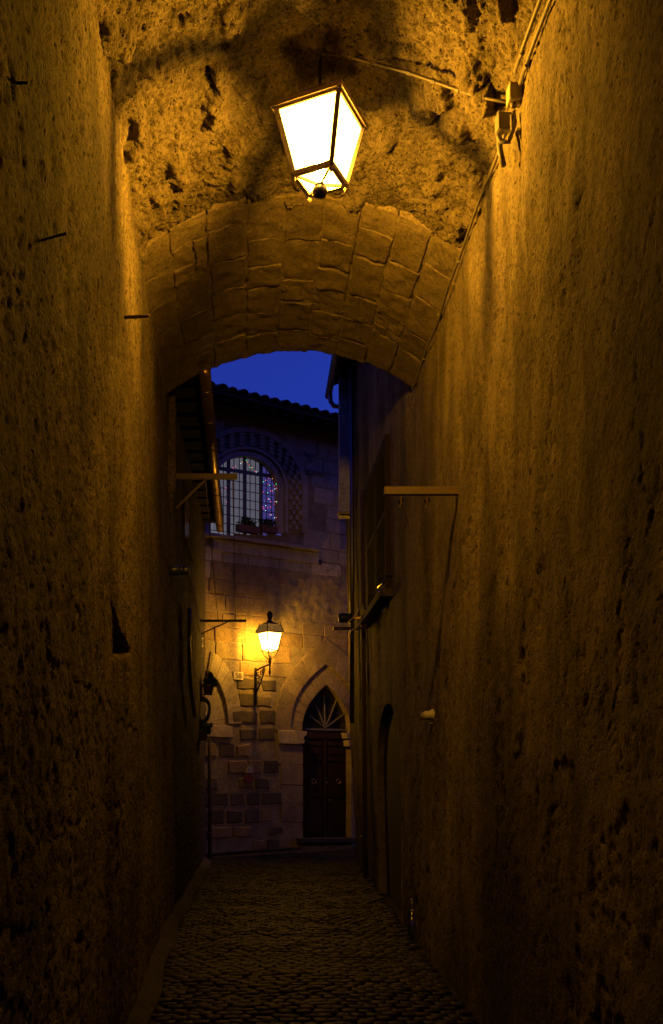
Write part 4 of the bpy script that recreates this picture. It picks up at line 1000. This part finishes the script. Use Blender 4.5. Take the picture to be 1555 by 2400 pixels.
# planters with foliage on the sill
def foliage(center, rad, n, seed, size=.035):
    r_ = random.Random(seed); mb = MB(); c = Vector(center)
    for k in range(n):
        while True:
            p = Vector((r_.uniform(-1, 1), r_.uniform(-1, 1), r_.uniform(-1, 1)))
            if p.length < 1: break
        lob = .75 + .35 * math.sin(p.x * 5 + seed) * math.sin(p.z * 4 + seed * 2)
        p = Vector((p.x * rad[0], p.y * rad[1], p.z * rad[2])) * lob + c
        a = Vector((r_.gauss(0, 1), r_.gauss(0, 1), r_.gauss(0, 1))).normalized(); b = a.orthogonal().normalized(); b.rotate(Matrix.Rotation(r_.uniform(0, 6), 3, a))
        w = a.cross(b); L_ = size * r_.uniform(.6, 1.4)
        mb.add([p - b * L_, p + w * L_ * .45, p + b * L_, p - w * L_ * .45], [(0, 1, 2, 3)])
    return mb
for (x0, x1, lab, sd0, hgt) in ((556, 606, 'bushy window plant in a trough on the arched window sill, taller of two', 3, .15), (610, 648, 'low trailing plant in a trough under the blue window drape', 8, .10)):
    c = BW((x0 + x1) / 2, 1246, .03); L_ = (BW(x1, 1246, .03) - BW(x0, 1246, .03)).length
    t_ = thing('window_plant', tuple(c), lab, 'plant', 'plants on the window sill')
    MB().frame_box(c + Vector((0, 0, .04)), UH * L_ * .48, NH * .06, Vector((0, 0, .06))).build('planter', M['clay'], t_)
    fm = foliage((0, 0, 0), (L_ * .55, .10, hgt), 420, sd0, .028)
    fm.v = [tuple(c + Vector((0, 0, .15)) + UH * v_[0] + NH * v_[1] + Vector((0, 0, v_[2]))) for v_ in fm.v]
    fm.build('foliage', M['leaf'], t_, fixn=False)

# ================================================================== CLOTHES-LINE BARS AND LINES
def cbar(name, label, p0, p1, w, h, mat, brace=None, group='clothes line brackets'):
    t_ = thing(name, tuple(p0), label, 'bracket', group)
    p0, p1 = Vector(p0), Vector(p1); d = (p1 - p0).normalized(); s_ = d.cross(Vector((0, 0, 1))).normalized()
    MB().frame_box((p0 + p1) / 2, (p1 - p0) / 2, s_ * w / 2, Vector((0, 0, h / 2))).build('bar', mat, t_)
    if brace: MB().tube(brace, .014, 4).build('brace', mat, t_)
    return t_
dR = 6.83; zR = EYE + (PY - 1151) / F * dR
b1 = cbar('clothesline_bracket', 'wooden bar with two hanging pulleys jutting from the peeling plaster wall', P(1085, 1151, dR), P(901, 1151, dR), .05, .052, M['bar_wood'])
for px in (940, 1001):
    p = P(px, 1160, dR)
    pu = thing('pulley', tuple(p), 'small iron pulley under the wooden bar, %s' % ('the one by the bar\'s free end' if px < 960 else 'the one at the bar\'s middle'), 'pulley', 'pulleys under the bar')
    MB().tube([p, p + Vector((0, 0, -.02))], .005, 6).build('hook', M['iron'], pu)
    MB().lathe(p + Vector((0, -.012, -.038)), [(.020, 0), (.014, .008), (.014, .016), (.020, .024)], 12, (0, 1, 0)).build('wheel', M['iron'], pu, smooth=True)
    MB().frame_box(p + Vector((0, 0, -.04)), (.006, 0, 0), (0, .018, 0), (0, 0, .03)).build('housing', M['rust'], pu)
    MB().tube([p + Vector((0, 0, -.06)), p + Vector((-.006, 0, -.085))], .006, 5).build('knot', M['rope'], pu)
dL = 10.6; zL = EYE + (PY - 1117) / F * dL
b2 = cbar('clothesline_bracket', 'flat bar with a brace crossing in front of the copper gutter', (-.90, dL, zL), (P(557, 1117, dL).x, dL, zL), .05, .055, M['bar_wood'], [(-.885, dL, zL - .34), (-.56, dL, zL - .03)])
dL2 = 15.0; zL2 = EYE + (PY - 1455) / F * dL2
b3 = cbar('clothesline_bracket', 'thin dark bar with a diagonal brace, silhouetted beside the wall lantern', (-.90, dL2, zL2), (P(578, 1455, dL2).x, dL2, zL2), .035, .036, M['iron'], [(-.87, dL2, zL2 - .20), (P(533, 1455, dL2).x, dL2, zL2 - .02)])
dR2 = 13.4; zR2 = EYE + (PY - 1473) / F * dR2
b4 = cbar('clothesline_bracket', 'dark bar under the floodlight, jutting over the pointed doorway', (P(884, 1473, dR2).x, dR2, zR2), (P(781, 1473, dR2).x, dR2, zR2), .04, .042, M['iron'])
for (xa, xb, lab) in ((482, 512, 'slack clothes line running beside the wall between the two brackets'), (546, 553, 'clothes line hanging between the bracket tips in front of the arched window')):
    a = P(xa, 1120, dL); b = P(xb, 1452, dL2); mid_ = (a + b) / 2 + Vector((0, 0, -.05))
    t_ = MB().tube([a, (a + mid_) / 2 + Vector((0, 0, -.012)), mid_, (b + mid_) / 2 + Vector((0, 0, -.012)), b], .006, 5).build('clothes_line', M['rope'], smooth=True)
    tag(t_, lab, 'clothes line', 'clothes lines')
# floodlight, reflector panel and loops of cable on the right bracket
p = P(812, 1449, 13.3)
fd = thing('floodlight', tuple(p), 'black cylindrical floodlight pointing out above the dark bar', 'floodlight')
MB().lathe(P(794, 1449, 13.3), [(.045, 0), (.062, .01), (.066, .06), (.058, .16), (.035, .19)], 14, (1, 0, .05)).build('housing', M['black'], fd, smooth=True)
MB().tube([P(826, 1448, 13.3), P(850, 1446, 13.3), P(872, 1446, 13.3)], .016, 8).build('arm', M['iron'], fd, smooth=True)
MB().frame_box(P(838, 1448, 13.25), (.05, 0, 0), (0, .01, 0), (0, 0, .012)).build('clamp', M['brass'], fd)
pn = MB().slab([P(845, 1432, 13.2), P(853, 1412, 13.25), P(855, 1448, 13.25), P(848, 1462, 13.2)], (0.01, .03, 0), .004, .004).build('reflector_panel', M['white_plastic'], smooth=False)
tag(pn, 'small pale tilted panel standing on the dark bar by the floodlight', 'panel')
for k, (pts, lab) in enumerate(((((842, 1426), (828, 1448), (806, 1467)), 'taut pale cable end beside the floodlight'), (((845, 1458), (838, 1469), (826, 1477), (803, 1480)), 'curved pale cable loop drooping below the dark bar'))):
    c_ = MB().tube([P(x, y, 13.15) for x, y in pts], .008, 6).build('cable', M['white_plastic'], smooth=True); tag(c_, lab, 'cable', 'cables by the floodlight')
w_ = MB().tube([P(850, 1354, 13.3), P(853, 1440, 13.3)], .005, 5).build('wire', M['rope']); tag(w_, 'thin wire rising from the tilted panel up the dark wall', 'wire')
w_ = MB().tube([P(857, 1480, 13.3), P(864, 1535, 13.3), P(875, 1600, 13.3)], .005, 5).build('wire', M['rope']); tag(w_, 'thin wire dropping from the dark bar towards the side doorway', 'wire')

# ================================================================== CONDUITS AND JUNCTION BOXES AT THE VAULT'S SPRINGING
def along(d, dx=-.04, dz=-.03): return Vector((float(XR(d, HS)) + dx, d, HS + dz))
bd = 5.0
for k, (dx, dz, lab) in enumerate(((-.055, .03, 'grey conduit hugging the vault edge above the junction box, upper of the pair'), (-.03, -.03, 'grey conduit hugging the vault edge above the junction box, lower of the pair'))):
    c_ = MB().tube([along(d, dx + .004 * math.sin(d * 5), dz + .006 * math.sin(d * 4 + k)) for d in np.linspace(2.5, bd - .06, 16)], .010, 8).build('conduit', M['conduit'], smooth=True)
    tag(c_, lab, 'conduit', 'conduits along the vault')
    for d in (3.9, 4.35, 4.8):
        MB().tube([along(d, dx, dz), along(d + .02, dx, dz)], .0145, 8).build('clip', M['conduit'], c_) 
c_ = MB().tube([along(d, -.022 + .005 * math.sin(d * 6), -.02 + .012 * math.sin(d * 3.1)) for d in np.linspace(bd + .25, 9.0, 34)], .009, 8).build('conduit', M['conduit'], smooth=True)
tag(c_, 'long grey conduit running from the junction box to the foot of the arch', 'conduit', 'conduits along the vault')
for d in (5.9, 6.7, 7.5, 8.3):
    MB().tube([along(d, -.022, -.02), along(d + .02, -.022, -.02)], .014, 8).build('clip', M['conduit'], c_)
jb = thing('junction_box', tuple(along(bd)), 'pale junction box where the conduits meet under the vault edge', 'junction box', 'junction boxes')
x0 = float(XR(bd, HS))
MB().slab([(x0 - .07, bd - .035, HS - .085), (x0 - .012, bd - .035, HS - .085), (x0 - .012, bd - .035, HS + .005), (x0 - .07, bd - .035, HS + .005)], (0, .07, 0), .006, .006).build('body', M['box_plastic'], jb)
MB().slab([(x0 - .079, bd - .04, HS - .083), (x0 - .079, bd + .04, HS - .083), (x0 - .079, bd + .04, HS + .003), (x0 - .079, bd - .04, HS + .003)], (.010, 0, 0), .004, .003).build('lid', M['box_plastic'], jb)
MB().lathe((x0 - .05, bd, HS - .108), [(.010, 0), (.016, .004), (.016, .026)], 10).build('gland', M['conduit'], jb, smooth=True)
jb2 = thing('junction_box', tuple(along(bd + .2)), 'darker tilted junction box just below the pale one', 'junction box', 'junction boxes')
MB().slab([(x0 - .085, bd + .13, HS - .13), (x0 - .02, bd + .13, HS - .13), (x0 - .02, bd + .145, HS - .03), (x0 - .085, bd + .145, HS - .03)], (0, .07, .015), .006, .006).build('body', M['conduit'], jb2)
MB().slab([(x0 - .094, bd + .125, HS - .128), (x0 - .094, bd + .21, HS - .112), (x0 - .094, bd + .22, HS - .02), (x0 - .094, bd + .135, HS - .028)], (.010, 0, 0), .003, .003).build('lid', M['conduit'], jb2)
hk = MB().tube([(x0 - .05, bd + .02, HS - .13), (x0 - .045, bd + .03, HS - .20), (x0 - .06, bd + .05, HS - .25), (x0 - .10, bd + .06, HS - .24), (x0 - .11, bd + .08, HS - .20), (x0 - .085, bd + .10, HS - .17)], .013, 8).build('cable', M['conduit'], smooth=True)
tag(hk, 'hooked cable end curling under the pale junction box', 'cable')
hk = MB().tube([(x0 - .09, bd + .14, HS - .15), (x0 - .085, bd + .13, HS - .25), (x0 - .07, bd + .12, HS - .33)], .015, 8).build('cable', M['conduit'], smooth=True)
tag(hk, 'short stub of cable hanging below the darker junction box', 'cable')
# cable over the rubble vault from the lantern to the box
def vdn(t, d, o=.035):
    p_ = VP(np.array(t), d); return Vector((p_[0], p_[1], p_[2] - o))
cp = [(.50, 5.42, .0), (.58, 5.40, .02), (.66, 5.40, .035), (.74, 5.385, .04), (.80, 5.365, .045), (.86, 5.34, .042), (.92, 5.28, .045), (.975, 5.17, .05)]
cb = MB().tube([vdn(*c_) for c_ in cp], .009, 8).build('cable', M['conduit'], smooth=True)
tag(cb, 'grey cable clipped across the rubble vault from lantern to junction box', 'cable')
for i in (3, 4, 5, 6):
    a = vdn(*cp[i]); b = vdn(*cp[i + 1]); MB().tube([a, a + (b - a).normalized() * .022], .013, 8).build('clip', M['conduit'], cb)

# ================================================================== SMALL THINGS
def rod(name, label, a, b, r, mat, cat): 
    o = MB().tube([a, b], r, 6).build(name, mat, smooth=True); return tag(o, label, cat, 'rods stuck in the roughcast wall')
pl = on_left(296, 745); rod('iron_rod', 'ribbed rusty rod poking out near the arch, lit from the lantern', pl + Vector((-.04, 0, 0)), P(350, 740, pl.y - .1), .010, M['rust'], 'rod')
pl = on_left(104, 562); rod('iron_rod', 'long dark nail slanting out of the roughcast wall at mid height', pl + Vector((-.04, 0, -.01)), P(156, 547, pl.y - .05), .0042, M['iron'], 'nail')
pl = on_left(40, 195); rod('iron_rod', 'short dark nail highest on the roughcast wall', pl + Vector((-.03, 0, 0)), P(66, 194, pl.y - .03), .0042, M['iron'], 'nail')
wv = [P(352, 742, 7.9), P(372, 770, 8.0), P(362, 800, 8.1), P(374, 850, 8.3), P(383, 900, 8.6), P(380, 960, 8.8)]
tag(MB().tube([Vector((min(p.x, float(XL(p.y)) + .06), p.y, p.z)) for p in wv], .005, 5).build('wire', M['rope'], smooth=True), 'loose bent wire trailing down from the rusty rod by the arch', 'wire')
fp = on_left(402, 1337)
fp.y = 9.8; fp.x = -.90
fpt = thing('flue_pipe', tuple(fp), 'short metal flue pipe sticking out of the roughcast wall past the arch', 'pipe')
z0 = EYE + (PY - 1337) / F * 9.8
MB().tube([(-.92, 9.8, z0), (-.77, 9.8, z0)], .052, 16).build('pipe', M['zinc'], fpt, smooth=True)
MB().tube([(-.77, 9.8, z0), (-.755, 9.8, z0)], .058, 16).build('collar', M['chrome'], fpt, smooth=True)
MB().tube([(-.755, 9.8, z0), (-.685, 9.8, z0)], .045, 16).build('cap', M['zinc'], fpt, smooth=True)
# wall siren / sensor with a bracket on the plaster wall
sp_ = on_right(1012, 1680)
sr = thing('wall_siren', tuple(sp_), 'small pale cone-shaped siren on a bracket low on the plaster wall', 'siren')
MB().lathe(P(1024, 1676, sp_.y), [(.075, 0), (.070, .012), (.045, .05), (.038, .07), (.038, .10), (.030, .115)], 14, (-1, -.25, -.05)).build('cone', M['white_plastic'], sr, smooth=True)
MB().lathe(P(996, 1678, sp_.y - .02), [(.030, 0), (.032, .015), (.024, .03)], 12, (-1, -.3, -.1)).build('cap', M['box_plastic'], sr, smooth=True)
MB().tube([P(1003, 1668, sp_.y - .03), P(1012, 1676, sp_.y - .05), P(1016, 1692, sp_.y - .02)], .005, 5).build('strap', M['black'], sr, smooth=True)
MB().frame_box(P(1012, 1694, sp_.y), (.03, 0, 0), (0, .02, 0), (0, 0, .008)).build('bracket', M['box_plastic'], sr)
MB().tube([P(1022, 1690, sp_.y + .03), P(1018, 1730, sp_.y + .03), P(1010, 1768, sp_.y + .1)], .006, 5).build('lead', M['black'], sr, smooth=True)
# hanging plants and coil on the left house's corner
for (px, py, r_, n, lab, seed, d) in ((492, 1600, (.12, .12, .17), 520, 'dark bushy plant in a pot hung on the house corner, silhouetted on the pale arch', 4, 15.2), (478, 1708, (.17, .16, .16), 560, 'drooping dark plant in a wall pot below the coiled hose', 9, 14.6)):
    c = P(px, py, d); t_ = thing('hanging_plant', tuple(c), lab, 'plant', 'plants on the house corner')
    foliage(c, r_, n, seed, .034).build('foliage', M['leaf'], t_, fixn=False)
    MB().lathe(c + Vector((-.02, 0, -r_[2] - .02)), [(.06, 0), (.085, .13), (.095, .13), (.095, .16)], 12).build('pot', M['clay'], t_, smooth=True)
    MB().tube([c + Vector((-.02, 0, -r_[2] + .0)), (-.9, d + .05, c.z - r_[2] - .02)], .010, 6).build('hook', M['iron'], t_)
hc = thing('hose_coil', tuple(P(476, 1665, 14.9)), 'dark coiled hose hung between the two corner plants', 'hose')
for k in range(9):
    c = P(475 + rnd.uniform(-2, 2), 1660 + rnd.uniform(-6, 6), 14.75 + .035 * k); a0 = rnd.uniform(.9, 1.12)
    MB().tube([c + Vector((math.cos(a) * .105 * a0, .02 * math.sin(a), math.sin(a) * .17 * a0 - .03 * math.sin(a) ** 2)) for a in np.linspace(0, 2 * math.pi, 25)], .010, 6, cap=False).build('loop', M['black'], hc, smooth=True)
ls = MB().frame_box(P(474, 1505, 14.2), (.012, 0, 0), (0, .01, 0), (0, 0, .07)).build('metal_strip', M['chrome'])
tag(ls, 'bright metal strip catching the light on the dark house corner', 'metal strip')
# bottles by the foot of the right wall
for (x, y, h, lab, cat, mt) in ((1.47, 9.25, .32, 'tall glinting glass bottle standing at the foot of the plaster wall', 'bottle', 'bottle'), (1.45, 9.10, .24, 'shorter clear bottle standing beside the tall one by the plaster wall', 'bottle', 'chrome')):
    t_ = thing('bottle', (x, y, 0), lab, cat, 'bottles at the wall foot')
    MB().lathe((x - .02, y, 0.004), [(.038, 0), (.042, .01), (.042, h * .58), (.030, h * .70), (.014, h * .80), (.014, h * .96)], 14).build('body', M[mt], t_, smooth=True)
    MB().lathe((x - .02, y, .004 + h * .96), [(.016, 0), (.016, h * .05)], 10).build('cap', M['white_plastic'], t_, smooth=True)
